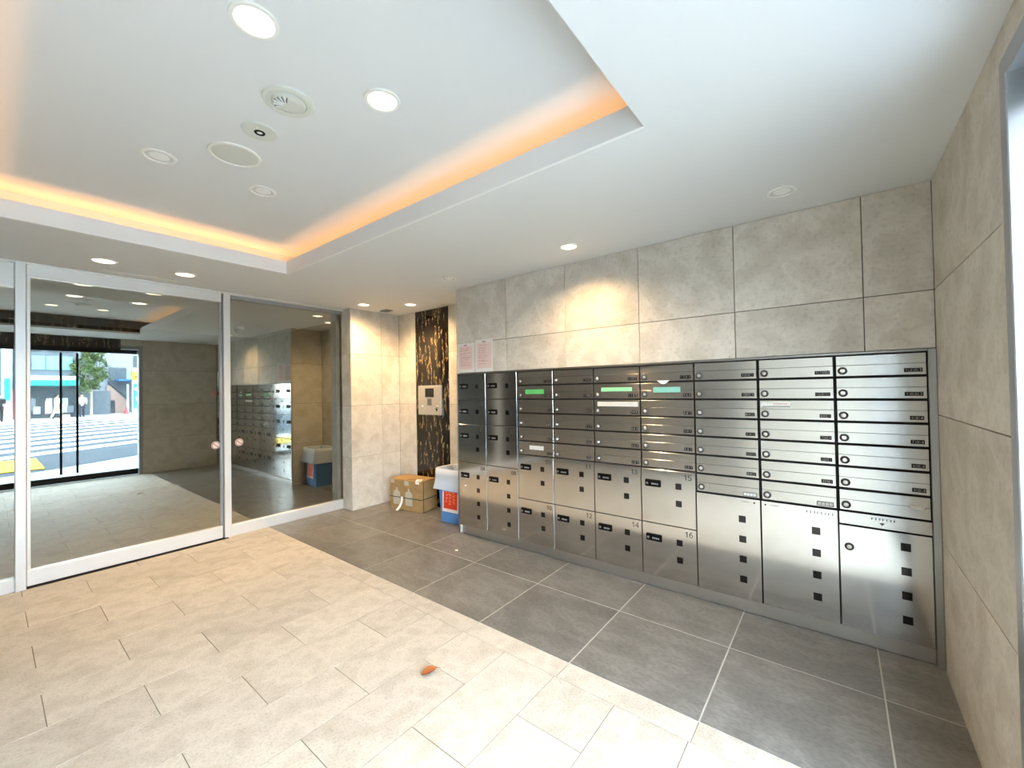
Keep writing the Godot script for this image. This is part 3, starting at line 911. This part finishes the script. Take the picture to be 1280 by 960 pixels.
func build_alcove_things() -> void:
	# door station on the dark marble
	var t := thing("intercom_panel", "brushed steel intercom panel with small screen on the dark marble", "intercom", Vector3(-4.052, 1.335, AZ))
	part("plate", box(0.440, 0.372, 0.026, 0.004), M.brushed_plate, t, Vector3(0, 0, 0.011))
	part("screen", box(0.165, 0.112, 0.006, 0.002), M.smoked_window, t, Vector3(0.002, 0.094, 0.024))
	var kp := part("keypad", box(0.080, 0.085, 0.004, 0.001), M.pale_print, t, Vector3(0.0, -0.022, 0.024))
	for i in 3:
		for j in 4: part("key", box(0.020, 0.015, 0.004, 0.001), M.grey_plastic, kp, Vector3(-0.026 + 0.026 * i, 0.030 - 0.020 * j, 0.003))
	part("button", lathe([Vector2(0.0, 0.010), Vector2(0.016, 0.009), Vector2(0.018, 0.0)], 18), M.chrome, t, Vector3(-0.135, -0.085, 0.024), Vector3(90, 0, 0))
	part("key_switch", lathe([Vector2(0.0, 0.014), Vector2(0.014, 0.013), Vector2(0.019, 0.0)], 18), M.chrome, t, Vector3(0.145, -0.085, 0.024), Vector3(90, 0, 0))
	part("speaker_slit", box(0.024, 0.038, 0.003, 0.001), M.black_plastic, t, Vector3(0.13, -0.115, 0.024), Vector3(0, 0, 30))
	var hook := []
	var prev := Vector3(0.225, -0.09, 0.02)
	for k in 9:
		var a := PI * 0.5 - PI * k / 8.0
		var q := Vector3(0.228 + 0.028 * cos(a), -0.125 + 0.045 * sin(a) - 0.006 * k, 0.02)
		if k: hook.append([tube(prev, q, 0.006, 0.006, 6), Vector3.ZERO])
		prev = q
	part("cable_loop", join(hook), M.grey_plastic, t)
	# cardboard carton
	var W := 0.516
	var D := 0.283
	var H := 0.365
	t = thing("cardboard_box", "strapped brown cardboard carton printed with two pale bottle shapes", "cardboard box", Vector3(-4.163, 0.0, -3.163), deg_to_rad(8.0))
	part("carton", box(W, H, D, 0.006), M.cardboard, t, Vector3(0, H / 2, -D / 2))
	for s in [-1.0, 1.0]:
		part("lid_flap", box(W - 0.004, 0.005, D / 2 - 0.003, 0.001), M.cardboard, t, Vector3(0, H + 0.006, -D / 2 + s * D / 4), Vector3(s * 2.5, 0, 0))
	var bottle := PackedVector2Array([Vector2(-0.055, -0.10), Vector2(0.055, -0.10), Vector2(0.058, 0.035), Vector2(0.040, 0.062), Vector2(0.012, 0.075), Vector2(0.012, 0.105), Vector2(-0.012, 0.105), Vector2(-0.012, 0.075), Vector2(-0.040, 0.062), Vector2(-0.058, 0.035)])
	for x in [-0.145, 0.055]: part("bottle_print", plate(bottle, 0.001), M.box_print, t, Vector3(x, 0.165, 0.0008))
	var strap := part("strap", join([[box(W + 0.006, 0.010, 0.002, 0.0004), Vector3(0, 0.155, 0.0018)], [box(W + 0.006, 0.010, 0.002, 0.0004), Vector3(0, 0.155, -D - 0.0018)], [box(0.002, 0.010, D + 0.004, 0.0004), Vector3(W / 2 + 0.002, 0.155, -D / 2)], [box(0.002, 0.010, D + 0.004, 0.0004), Vector3(-W / 2 - 0.002, 0.155, -D / 2)]]), M.strap, t)
	strap.set_meta("label", "dark strap round the middle")
	part("strap", join([[box(0.002, H, 0.010, 0.0004), Vector3(W / 2 + 0.002, H / 2, -0.035)], [box(W * 0.5, 0.002, 0.010, 0.0004), Vector3(W * 0.25, H + 0.013, -0.035)]]), M.strap, t)
	part("label", box(0.075, 0.002, 0.060, 0.0005), M.paper, t, Vector3(0.19, H + 0.012, -0.035), Vector3(12, 20, 0))
	part("label_end", box(0.060, 0.030, 0.0016, 0.0005), M.paper, t, Vector3(0.195, H - 0.012, 0.0015))
	part("clear_tape", box(0.070, 0.055, 0.001, 0.0003), M.box_print, t, Vector3(0.02, H - 0.03, 0.0012))
	part("clear_tape", box(0.060, 0.045, 0.001, 0.0003), M.box_print, t, Vector3(-0.215, H - 0.022, 0.0012))
	var st := []
	for k in 9:
		var f := k / 8.0
		var y := 0.165 - 0.150 * f
		st.append([Vector3(-0.055 - 0.020 * f * f, y, 0.004 + 0.070 * f * f * f), 0.018])
	var ribbon := new_st()
	for k in 8:
		var a: Vector3 = st[k][0]
		var b: Vector3 = st[k + 1][0]
		var n := Vector3(0, -(b - a).z, (b - a).y).normalized() * -1.0
		for s in [0.0, -0.0012]:
			var o: Vector3 = n * s
			quad(ribbon, a + Vector3(-0.018, 0, 0) + o, a + Vector3(0.018, 0, 0) + o, b + Vector3(0.018, 0, 0) + o, b + Vector3(-0.018, 0, 0) + o, n * (1.0 if s == 0.0 else -1.0))
	part("paper_tail", ribbon.commit(), M.paper, t)
	# blue bin
	t = thing("waste_bin", "blue plastic waste bin with a red sign, half behind the lockers", "bin", Vector3(-3.338, 0.0, -3.285), deg_to_rad(4.0))
	var rings := [rounded(0.385, 0.255, 0.03, 0.0), rounded(0.440, 0.300, 0.035, 0.545), rounded(0.462, 0.320, 0.04, 0.548), rounded(0.462, 0.320, 0.04, 0.572), rounded(0.436, 0.294, 0.035, 0.572), rounded(0.380, 0.250, 0.03, 0.012)]
	part("body", join([[skin(rings), Vector3.ZERO], [lid(rings[0], -1.0), Vector3.ZERO], [lid(rings[5], 1.0), Vector3.ZERO]]), M.bin_blue, t)
	var sm := mat("warning_sign", Color.WHITE, 0.5)
	sm.albedo_texture = paper_picture(48, 64, Color(0.92, 0.86, 0.84), Color(0.86, 0.22, 0.08), Color(0.97, 0.62, 0.52), 5, true)
	var q := picture(0.235, 0.275, 0.002)
	part("warning_sign", q, sm, t, Vector3(-0.020, 0.262, 0.1440), Vector3(-2.3, 0, 0))
	var bg := [rounded(0.430, 0.288, 0.035, 0.50, 0.004), rounded(0.434, 0.292, 0.035, 0.585, 0.004), rounded(0.474, 0.332, 0.045, 0.592, 0.004), rounded(0.486, 0.344, 0.05, 0.52, 0.005), rounded(0.496, 0.356, 0.05, 0.44, 0.006), rounded(0.522, 0.384, 0.06, 0.375, 0.008), rounded(0.516, 0.378, 0.06, 0.368, 0.006)]
	var o := part("bin_liner", skin(bg), M.bag_film, self, t.position, Vector3(0, 4, 0))
	tag(o, "cloudy plastic bag folded over the rim of the blue bin", "plastic bag")

# a flat sheet with its picture on the +z side
func picture(w: float, h: float, depth: float) -> ArrayMesh:
	var st := new_st()
	var a := Vector3(-w / 2, -h / 2, depth / 2)
	var b := Vector3(w / 2, -h / 2, depth / 2)
	var c := Vector3(w / 2, h / 2, depth / 2)
	var d := Vector3(-w / 2, h / 2, depth / 2)
	tri(st, a, b, c, Vector3(0, 0, 1), Vector2(0, 1), Vector2(1, 1), Vector2(1, 0))
	tri(st, a, c, d, Vector3(0, 0, 1), Vector2(0, 1), Vector2(1, 0), Vector2(0, 0))
	var z := Vector3(0, 0, -depth)
	for e in [[a, b, Vector3(0, -1, 0)], [b, c, Vector3(1, 0, 0)], [c, d, Vector3(0, 1, 0)], [d, a, Vector3(-1, 0, 0)]]:
		tri(st, e[0], e[1], e[1] + z, e[2]); tri(st, e[0], e[1] + z, e[0] + z, e[2])
	tri(st, a + z, b + z, c + z, Vector3(0, 0, -1)); tri(st, a + z, c + z, d + z, Vector3(0, 0, -1))
	return st.commit()

# ------------------------------------------------------------------ people
# surface nets over a field of tapered bones: [from, to, r0, r1]
func body_mesh(bones: Array, cell: float, soft: float) -> ArrayMesh:
	var lo := Vector3.ONE * 1e9
	var hi := -lo
	for b in bones:
		for k in 2:
			var r: float = b[2 + k] + soft + cell * 2
			lo = lo.min(b[k] - Vector3.ONE * r)
			hi = hi.max(b[k] + Vector3.ONE * r)
	var nx := int((hi.x - lo.x) / cell) + 2
	var ny := int((hi.y - lo.y) / cell) + 2
	var nz := int((hi.z - lo.z) / cell) + 2
	var f := PackedFloat32Array()
	f.resize(nx * ny * nz)
	f.fill(1.0)
	for b in bones:
		var a: Vector3 = b[0]
		var e: Vector3 = b[1] - a
		var rr: float = maxf(b[2], b[3]) + soft + cell * 2
		var blo := ((a.min(b[1]) - Vector3.ONE * rr - lo) / cell).max(Vector3.ZERO)
		var bhi := ((a.max(b[1]) + Vector3.ONE * rr - lo) / cell)
		for k in range(int(blo.z), mini(int(bhi.z) + 1, nz)):
			for j in range(int(blo.y), mini(int(bhi.y) + 1, ny)):
				for i in range(int(blo.x), mini(int(bhi.x) + 1, nx)):
					var p := lo + Vector3(i, j, k) * cell
					var t := clampf((p - a).dot(e) / maxf(e.length_squared(), 1e-9), 0.0, 1.0)
					var d: float = p.distance_to(a + e * t) - lerpf(b[2], b[3], t)
					var at := i + nx * (j + ny * k)
					var h := maxf(soft - absf(d - f[at]), 0.0) / soft
					f[at] = minf(d, f[at]) - h * h * soft * 0.25
	var st := new_st()
	st.set_smooth_group(0)
	var ids := {}
	var verts := []
	var offs := [0, 1, nx, nx + 1, nx * ny, nx * ny + 1, nx * ny + nx, nx * ny + nx + 1]
	for k in nz - 1:
		for j in ny - 1:
			for i in nx - 1:
				var at := i + nx * (j + ny * k)
				var inside := 0
				for o in offs:
					if f[at + o] < 0.0: inside += 1
				if inside == 0 or inside == 8: continue
				var s := Vector3.ZERO
				var c := 0
				for e in [[0, 1], [2, 3], [4, 5], [6, 7], [0, 2], [1, 3], [4, 6], [5, 7], [0, 4], [1, 5], [2, 6], [3, 7]]:
					var u := f[at + offs[e[0]]]
					var v := f[at + offs[e[1]]]
					if (u < 0.0) != (v < 0.0):
						var t := u / (u - v)
						var pa := Vector3(e[0] & 1, (e[0] >> 1) & 1, e[0] >> 2)
						var pb := Vector3(e[1] & 1, (e[1] >> 1) & 1, e[1] >> 2)
						s += pa.lerp(pb, t)
						c += 1
				ids[at] = verts.size()
				verts.append(lo + (Vector3(i, j, k) + s / c) * cell)
	for v in verts:
		st.add_vertex(v)
	for at in ids:
		for axis in 3:
			var step: int = [1, nx, nx * ny][axis]
			var u: int = [nx, nx * ny, 1][axis]
			var w: int = [nx * ny, 1, nx][axis]
			if at + step >= f.size(): continue
			if (f[at] < 0.0) == (f[at + step] < 0.0): continue
			if not (ids.has(at - u) and ids.has(at - w) and ids.has(at - u - w)): continue
			var q := [ids[at], ids[at - u], ids[at - u - w], ids[at - w]]
			if f[at] < 0.0: q.reverse()
			for x in [q[0], q[1], q[2], q[0], q[2], q[3]]: st.add_index(x)
	st.generate_normals()
	return st.commit()

func person(label: String, at: Vector3, turn: float, h: float, top: Material, legs: Material, stride: float, arm: float) -> void:
	var t := thing("person", label, "person", at, turn, "passers-by across the street")
	var s := h / 1.7
	var v := func(x: float, y: float, z: float) -> Vector3: return Vector3(x, y, z) * s
	var bones := []
	var shirt := []
	var pants := []
	var shoes := []
	bones.append([v.call(0, 0.92, 0), v.call(0, 1.10, 0), 0.115 * s, 0.11 * s])
	bones.append([v.call(-0.09, 1.34, 0), v.call(0.09, 1.34, 0), 0.085 * s, 0.085 * s])
	bones.append([v.call(0, 1.10, 0), v.call(0, 1.34, 0.0), 0.11 * s, 0.12 * s])
	bones.append([v.call(0, 1.40, 0), v.call(0, 1.52, 0.012), 0.052 * s, 0.05 * s])
	bones.append([v.call(0, 1.575, 0.015), v.call(0, 1.615, 0.005), 0.072 * s, 0.085 * s])
	bones.append([v.call(0, 1.565, 0.09), v.call(0, 1.585, 0.085), 0.016 * s, 0.012 * s])
	shirt.append([v.call(0, 0.93, 0), v.call(0, 1.12, 0), 0.135 * s, 0.125 * s])
	shirt.append([v.call(0, 1.12, 0), v.call(0, 1.33, 0), 0.125 * s, 0.135 * s])
	shirt.append([v.call(-0.11, 1.35, 0), v.call(0.11, 1.35, 0), 0.095 * s, 0.095 * s])
	for sd in [-1.0, 1.0]:
		var hip: Vector3 = v.call(0.09 * sd, 0.88, 0)
		var knee: Vector3 = v.call(0.095 * sd, 0.48, 0.10 * stride * sd + 0.02)
		var ank: Vector3 = v.call(0.095 * sd, 0.085, 0.22 * stride * sd - 0.02)
		bones.append([hip, knee, 0.075 * s, 0.055 * s])
		bones.append([knee, ank, 0.052 * s, 0.036 * s])
		pants.append([v.call(0.05 * sd, 0.93, 0), hip, 0.115 * s, 0.10 * s])
		pants.append([hip, knee, 0.092 * s, 0.07 * s])
		pants.append([knee, ank + v.call(0, 0.03, 0), 0.068 * s, 0.055 * s])
		shoes.append([ank + v.call(0, -0.045, -0.03), ank + v.call(0.01 * sd, -0.05, 0.13), 0.036 * s, 0.033 * s])
		var sh: Vector3 = v.call(0.185 * sd, 1.36, 0)
		var el: Vector3 = v.call(0.225 * sd, 1.09, -0.05 * stride * sd + 0.02)
		var wr: Vector3 = el + v.call(-0.02 * sd, -0.24 + arm * 0.18, 0.06 + arm * 0.16)
		bones.append([sh, el, 0.046 * s, 0.038 * s])
		bones.append([el, wr, 0.037 * s, 0.026 * s])
		bones.append([wr, wr + (wr - el).normalized() * 0.085 * s, 0.030 * s, 0.022 * s])
		for fg in 4: bones.append([wr + (wr - el).normalized() * 0.08 * s, wr + (wr - el).normalized() * (0.155 + 0.012 * (fg % 2)) * s + v.call(0, 0, -0.03 + 0.02 * fg), 0.010 * s, 0.008 * s])
		shirt.append([sh, sh.lerp(el, 0.75), 0.068 * s, 0.062 * s])
	part("body", body_mesh(bones, 0.022, 0.03), M.skin, t)
	part("shirt", body_mesh(shirt, 0.024, 0.04), top, t)
	part("trousers", body_mesh(pants, 0.024, 0.03), legs, t)
	part("shoes", body_mesh(shoes, 0.018, 0.01), M.cloth_black, t)
	part("hair", body_mesh([[v.call(0, 1.63, -0.02), v.call(0, 1.655, 0.0), 0.092 * s, 0.088 * s], [v.call(0, 1.56, -0.05), v.call(0, 1.62, -0.03), 0.06 * s, 0.08 * s]], 0.018, 0.02), M.hair, t)

# ------------------------------------------------------------------ street
func build_street() -> void:
	var g := struct("ground")
	slab("carriageway", Vector3(XR + 0.16, OUT - 0.3, -70), Vector3(90, OUT, 60), M.asphalt, g)
	part("pavement", plate(PackedVector2Array([Vector2(XR + 0.16, 40.0), Vector2(2.4, 40.0), Vector2(2.4, 1.0), Vector2(3.2, -0.7), Vector2(4.5, -2.5), Vector2(6.5, -5.0), Vector2(7.5, -60.0), Vector2(XR + 0.16, -60.0)]), 0.02), M.pavement, g, Vector3(0, OUT + 0.005, 0), Vector3(90, 0, 0))
	slab("far_pavement", Vector3(29.5, OUT - 0.1, -60), Vector3(60, OUT + 0.03, 50), M.pavement, g)
	var y := thing("tactile_paving", "yellow tactile paving patch on the pavement by the crossing", "paving", Vector3(4.9, OUT + 0.02, -0.20))
	part("slab", box(2.4, 0.02, 1.2, 0.005), M.tactile_yellow, y)
	for k in 10: part("rib", box(2.2, 0.008, 0.04, 0.003), M.tactile_yellow, y, Vector3(0, 0.012, -0.5 + 0.11 * k))
	y = thing("tactile_strip", "yellow tactile strip along the far pavement", "paving", Vector3(31.2, OUT + 0.04, 0.0))
	part("slab", box(0.8, 0.02, 2.4, 0.005), M.tactile_yellow, y)
	# zebra crossing, its bars seen one behind the other
	var z := thing("zebra_crossing", "white painted zebra crossing across the wide street", "crosswalk", Vector3(0, OUT, 0))
	var dir := Vector3(0.55, 0, -0.835)
	for k in 9:
		var c := Vector3(8.6 + 1.9 * k * (1.0 + 0.05 * k), 0.006, -2.6 - 0.12 * k)
		part("stripe", box(9.0, 0.012, 0.62 + 0.06 * k, 0.002), M.road_white, z, c, Vector3(0, rad_to_deg(atan2(-dir.z, dir.x)), 0))
	# shop across the street
	var s := thing("shop_building", "grey shop building with teal awning and pale blue windows across the street", "building", Vector3(36.0, OUT, 0.0))
	slab("wall", Vector3(0.3, 0.0, -4.35), Vector3(9.0, 9.0, -1.35), M.facade_grey, s, 0.01)
	slab("ground_floor", Vector3(0.25, 0.05, -4.3), Vector3(0.4, 2.3, -1.4), M.window_dark, s, 0.01)
	slab("fascia", Vector3(-0.1, 2.83, -4.4), Vector3(0.3, 3.15, -1.35), M.sign_white, s, 0.02)
	var aw := slab("awning", Vector3(-0.7, 2.42, -4.42), Vector3(0.3, 2.83, -1.35), M.awning_teal, s, 0.03)
	for k in 4:
		slab("window_pane", Vector3(0.2, 3.62, -4.15 + 0.70 * k), Vector3(0.32, 4.62, -3.50 + 0.70 * k), M.window_teal, s, 0.01)
	for k in 2: slab("window_pane", Vector3(0.2, 5.0, -4.1 + 1.5 * k), Vector3(0.32, 6.0, -2.9 + 1.3 * k), M.window_dark, s, 0.01)
	for k in 4: slab("mullion", Vector3(0.2, 0.0, -4.32 + 0.95 * k), Vector3(0.3, 2.4, -4.26 + 0.95 * k), M.facade_dark, s, 0.005)
	for k in 5: slab("shelf", Vector3(0.12, 0.35, -4.2 + 0.56 * k), Vector3(0.24, 0.9 + 0.22 * (k % 3), -3.85 + 0.56 * k), [M.facade_grey, M.sign_white, M.ramp_pink, M.facade_pale, M.facade_grey][k], s, 0.02)
	for k in 3: slab("display", Vector3(0.14, 0.4 + 0.1 * k, -3.9 + 0.8 * k), Vector3(0.26, 1.5, -3.6 + 0.8 * k), [M.facade_pale, M.sign_white, M.facade_grey][k], s, 0.02)
	s = thing("corner_building", "pale corner building with a teal banner beyond the shop", "building", Vector3(36.0, OUT, 0.0))
	slab("column", Vector3(0.0, 0.0, -1.2), Vector3(0.5, 7.0, -0.7), M.facade_pale, s, 0.01)
	slab("wall", Vector3(0.5, 0.0, -1.3), Vector3(9.0, 8.0, 12.0), M.facade_grey, s, 0.01)
	slab("banner", Vector3(-0.06, 1.4, -1.08), Vector3(-0.01, 2.95, -0.84), M.awning_teal, s, 0.005)
	slab("door_panel", Vector3(0.45, 0.0, -1.34), Vector3(0.52, 2.2, -1.20), M.cone_red, s, 0.005)
	s = thing("dark_fence_wall", "dark grey panel wall behind the street tree", "wall", Vector3(40.0, OUT, 0.0))
	slab("panel", Vector3(0.0, 0.0, -6.75), Vector3(0.2, 2.05, -4.9), M.facade_grey, s, 0.01)
	slab("panel", Vector3(-0.4, 0.0, -4.9), Vector3(0.2, 2.3, -4.3), M.facade_dark, s, 0.01)
	s = thing("stair_building", "pale grey building with balcony fence and outside stair across the street", "building", Vector3(43.0, OUT, 0.0))
	slab("wall", Vector3(0.3, 0.0, -16.0), Vector3(10.0, 10.0, -4.5), M.facade_pale, s, 0.01)
	slab("passage", Vector3(0.2, 0.0, -9.2), Vector3(0.35, 3.0, -7.0), M.facade_grey, s, 0.01)
	slab("canopy", Vector3(-1.6, 2.95, -9.0), Vector3(0.3, 3.1, -7.5), M.sign_blue, s, 0.01)
	for k in 12: slab("fence_slat", Vector3(-0.05, 3.1, -8.26 + 0.105 * k), Vector3(0.02, 4.26, -8.18 + 0.105 * k), M.facade_grey, s, 0.005)
	slab("fence_back", Vector3(0.05, 3.1, -8.26), Vector3(0.10, 4.2, -7.0), M.facade_pale, s, 0.005)
	part("stair_side", plate(PackedVector2Array([Vector2(6.75, 0.0), Vector2(6.75, 2.55), Vector2(7.0, 2.5), Vector2(8.1, 1.15), Vector2(8.1, 0.0)]), 0.3), M.ramp_pink, s, Vector3(-1.0, 0, 0), Vector3(0, 90, 0))
	part("stair_rail", tube(Vector3(-1.0, 2.75, -6.9), Vector3(-1.0, 1.45, -8.1), 0.05, 0.05, 6), M.facade_dark, s)
	slab("stair_door", Vector3(-1.22, 0.0, -7.3), Vector3(-1.15, 1.2, -6.95), M.facade_dark, s, 0.01)
	slab("window_pane", Vector3(0.22, 4.35, -9.6), Vector3(0.34, 5.4, -8.8), M.window_dark, s, 0.01)
	s = thing("sign_pylon", "tall blue sign pylon with yellow and orange panel on top", "sign", Vector3(41.0, OUT, -8.6))
	part("column", box(0.5, 3.0, 0.6, 0.02), M.sign_white, s, Vector3(0, 1.5, 0))
	part("blue_panel", box(0.04, 2.3, 0.46, 0.01), M.sign_blue, s, Vector3(-0.26, 1.55, 0))
	part("white_mark", lathe([Vector2(0.17, 0.0), Vector2(0.17, 0.03), Vector2(0.0, 0.03)], 18), M.sign_white, s, Vector3(-0.27, 2.2, 0), Vector3(0, 0, 90))
	part("white_mark", box(0.03, 0.35, 0.14, 0.01), M.sign_white, s, Vector3(-0.29, 1.3, 0))
	part("yellow_panel", box(0.52, 0.75, 0.62, 0.02), M.sign_yellow, s, Vector3(0, 3.4, 0))
	part("orange_mark", box(0.03, 0.26, 0.36, 0.01), M.sign_orange, s, Vector3(-0.27, 3.3, -0.05))
	part("top_panel", box(0.52, 0.3, 0.62, 0.02), M.sign_white, s, Vector3(0, 3.93, 0))
	s = thing("white_pole", "slim white pole standing beside the outside stair", "pole", Vector3(40.5, OUT, -7.95))
	part("post", tube(Vector3.ZERO, Vector3(0, 2.6, 0), 0.075, 0.07, 10), M.sign_white, s)
	part("foot", lathe([Vector2(0.14, 0.0), Vector2(0.14, 0.05), Vector2(0.08, 0.06)], 12), M.facade_grey, s)
	s = thing("traffic_cone", "small red traffic cone at the foot of the white pole", "cone", Vector3(39.0, OUT + 0.03, -7.62))
	part("cone", lathe([Vector2(0.16, 0.03), Vector2(0.04, 0.6), Vector2(0.0, 0.6)], 16), M.cone_red, s)
	part("base", box(0.4, 0.03, 0.4, 0.01), M.cone_red, s, Vector3(0, 0.015, 0))
	s = thing("a_frame_sign", "small pale folding sign board standing by the zebra crossing", "sign", Vector3(26.0, OUT + 0.013, -2.91))
	for k in [-1.0, 1.0]: part("board", box(0.03, 0.55, 0.42, 0.01), M.cloth_beige if k < 0 else M.sign_white, s, Vector3(k * 0.13, 0.26, 0), Vector3(0, 0, k * 25))
	street_tree()
	person("person in a white shirt and beige trousers walking past the shop front", Vector3(34.0, OUT + 0.03, -3.17), PI * 0.9, 1.75, M.shirt_white, M.cloth_beige, 1.0, 0.3)
	person("person in a white shirt and dark trousers beside the street tree", Vector3(35.0, OUT + 0.03, -4.52), -PI * 0.5, 1.75, M.shirt_white, M.cloth_navy, 0.4, 0.9)
	person("person dressed in black standing near the yellow tactile strip", Vector3(31.4, OUT + 0.05, -0.55), -PI * 0.5, 1.75, M.cloth_black, M.cloth_black, 0.2, 0.1)

func street_tree() -> void:
	var t := thing("street_tree", "small leafy street tree with a pale trunk across the road", "tree", Vector3(36.2, OUT + 0.03, -5.15))
	var wood := [[tube(Vector3.ZERO, Vector3(0.03, 2.3, 0), 0.09, 0.07, 9), Vector3.ZERO]]
	for k in 9:
		var a := k * 2.4
		wood.append([tube(Vector3(0.02, 1.6 + 0.12 * k, 0), Vector3(0.65 * cos(a), 2.5 + 0.26 * k, 0.65 * sin(a)), 0.04, 0.015, 6), Vector3.ZERO])
	part("trunk", join(wood), M.bark, t)
	var blade := new_st()
	var pts := [Vector3(0, 0, 0), Vector3(0.05, 0.02, 0.06), Vector3(0, 0.0, 0.16), Vector3(-0.05, 0.02, 0.06)]
	tri(blade, pts[0], pts[1], pts[2], Vector3(-0.3, 1, 0).normalized())
	tri(blade, pts[0], pts[2], pts[3], Vector3(0.3, 1, 0).normalized())
	var mm := MultiMesh.new()
	mm.transform_format = MultiMesh.TRANSFORM_3D
	mm.use_colors = true
	mm.mesh = blade.commit()
	mm.instance_count = 3400
	for k in 3400:
		var clump := k % 60
		var a := clump * 2.39996
		var cy := 2.2 + 3.0 * (clump / 60.0)
		var rad := 0.95 * sin(PI * clampf((cy - 1.75) / 3.8, 0.03, 1.0)) * (0.55 + 0.45 * fmod(clump * 0.618, 1.0))
		var c := Vector3(rad * cos(a), cy, rad * sin(a)) + Vector3(sin(clump * 5.1), cos(clump * 3.7), sin(clump * 7.3)) * 0.22
		var p := c + Vector3(rng.randfn(0, 0.13), rng.randfn(0, 0.12), rng.randfn(0, 0.13))
		var b := Basis.from_euler(Vector3(rng.randf_range(-1.2, 1.2), rng.randf_range(0, TAU), rng.randf_range(-0.8, 0.8))).scaled(Vector3.ONE * rng.randf_range(0.8, 1.5))
		mm.set_instance_transform(k, Transform3D(b, p))
		var sh := rng.randf_range(0.75, 1.35)
		mm.set_instance_color(k, Color(sh * (1.0 + 0.35 * fmod(clump * 0.37, 1.0)), sh, sh * 0.9))
	var mi := MultiMeshInstance3D.new()
	mi.name = "foliage"
	mi.multimesh = mm
	mi.material_override = M.leaf_green
	mi.set_meta("kind", "stuff")
	t.add_child(mi)

# ------------------------------------------------------------------ small things
func build_small_things() -> void:
	for k in 2:
		var m := mat("notice_%d" % k, Color.WHITE, 0.8)
		m.albedo_texture = paper_picture(96, 144, Color(0.88, 0.86, 0.83), Color(0.88, 0.77, 0.74), Color(0.66, 0.42, 0.42), 21 + k)
		var o := part("wall_notice", picture([0.225, 0.225][k], [0.295, 0.315][k], 0.001), m, self, Vector3([-2.935, -2.685][k], [1.777, 1.786][k], WZ + 0.0012))
		tag(o, ["left pink printed notice at the tiled corner above the lockers", "right pink printed notice taped above lockers 01 and 05"][k], "notice", "printed notices above the lockers")
	# leaf on the floor
	var st := new_st()
	st.set_smooth_group(0)
	var L := 0.085
	var rows := []
	for k in 9:
		var f := k / 8.0
		var w := 0.024 * sin(PI * pow(f, 0.8)) + 0.001
		var lift := 0.004 + 0.012 * f * f
		rows.append([Vector3(-L / 2 + L * f, lift + 0.016 * sin(PI * f) , -w), Vector3(-L / 2 + L * f, lift, 0), Vector3(-L / 2 + L * f, lift + 0.010 * sin(PI * f + 0.4), w)])
	for k in 8:
		for j in 2:
			for v in [rows[k][j], rows[k + 1][j], rows[k + 1][j + 1], rows[k][j], rows[k + 1][j + 1], rows[k][j + 1]]: st.add_vertex(v)
	st.generate_normals()
	M.leaf_brown.cull_mode = BaseMaterial3D.CULL_DISABLED
	var lf := thing("dry_leaf", "curled dry brown leaf lying on the beige floor tiles", "leaf", Vector3(-1.682, 0.001, -1.412), deg_to_rad(72))
	part("blade", st.commit(), M.leaf_brown, lf)
	part("stalk", tube(Vector3(0.040, 0.014, 0), Vector3(0.062, 0.004, 0.004), 0.0014, 0.001, 6), M.leaf_brown, lf)
	tag(part("paper_scrap", plate(PackedVector2Array([Vector2(-0.018, -0.008), Vector2(0.012, -0.012), Vector2(0.020, 0.004), Vector2(-0.004, 0.014)]), 0.003), M.paper, self, Vector3(-2.752, 0.003, -2.645), Vector3(90, 0, 0)), "tiny white paper scrap on the dark floor tiles before the lockers", "paper scrap")
	for k in 2:
		var x: float = [GD + 0.004, -4.925 + 0.004][k]
		var t := thing("glass_sticker", ["round pale sticker on the sliding door glass", "round pale sticker on the fixed glass beside the column"][k], "sticker", Vector3(x, [0.945, 0.950][k], [-1.425, -1.640][k]), PI / 2, "door stickers")
		part("disc", lathe([Vector2(0.038, 0.0), Vector2(0.038, 0.001), Vector2(0.0, 0.001)], 28), M.cream_plastic, t, Vector3.ZERO, Vector3(90, 0, 0))
		part("print_ring", lathe([Vector2(0.034, 0.001), Vector2(0.034, 0.0016), Vector2(0.027, 0.0016)], 28), mat("sticker_red_%d" % k, Color(0.72, 0.42, 0.42), 0.6), t, Vector3.ZERO, Vector3(90, 0, 0))
		part("print_bar", box(0.052, 0.008, 0.001, 0.0002), M["sticker_red_%d" % k], t, Vector3(0, 0, 0.0014), Vector3(0, 0, -40))
	var fa := thing("wall_alarm", "white strip alarm with a red lamp seen through the door glass", "alarm", Vector3(-8.49, 1.45, -2.55), PI / 2)
	part("strip", box(0.10, 0.80, 0.03, 0.005), M.white_plastic, fa, Vector3(0, 0, 0.015))
	part("red_lamp", lathe([Vector2(0.0, 0.06), Vector2(0.05, 0.05), Vector2(0.065, 0.0)], 18), M.red_plastic, fa, Vector3(-0.10, 0.02, 0.02), Vector3(90, 0, 0))
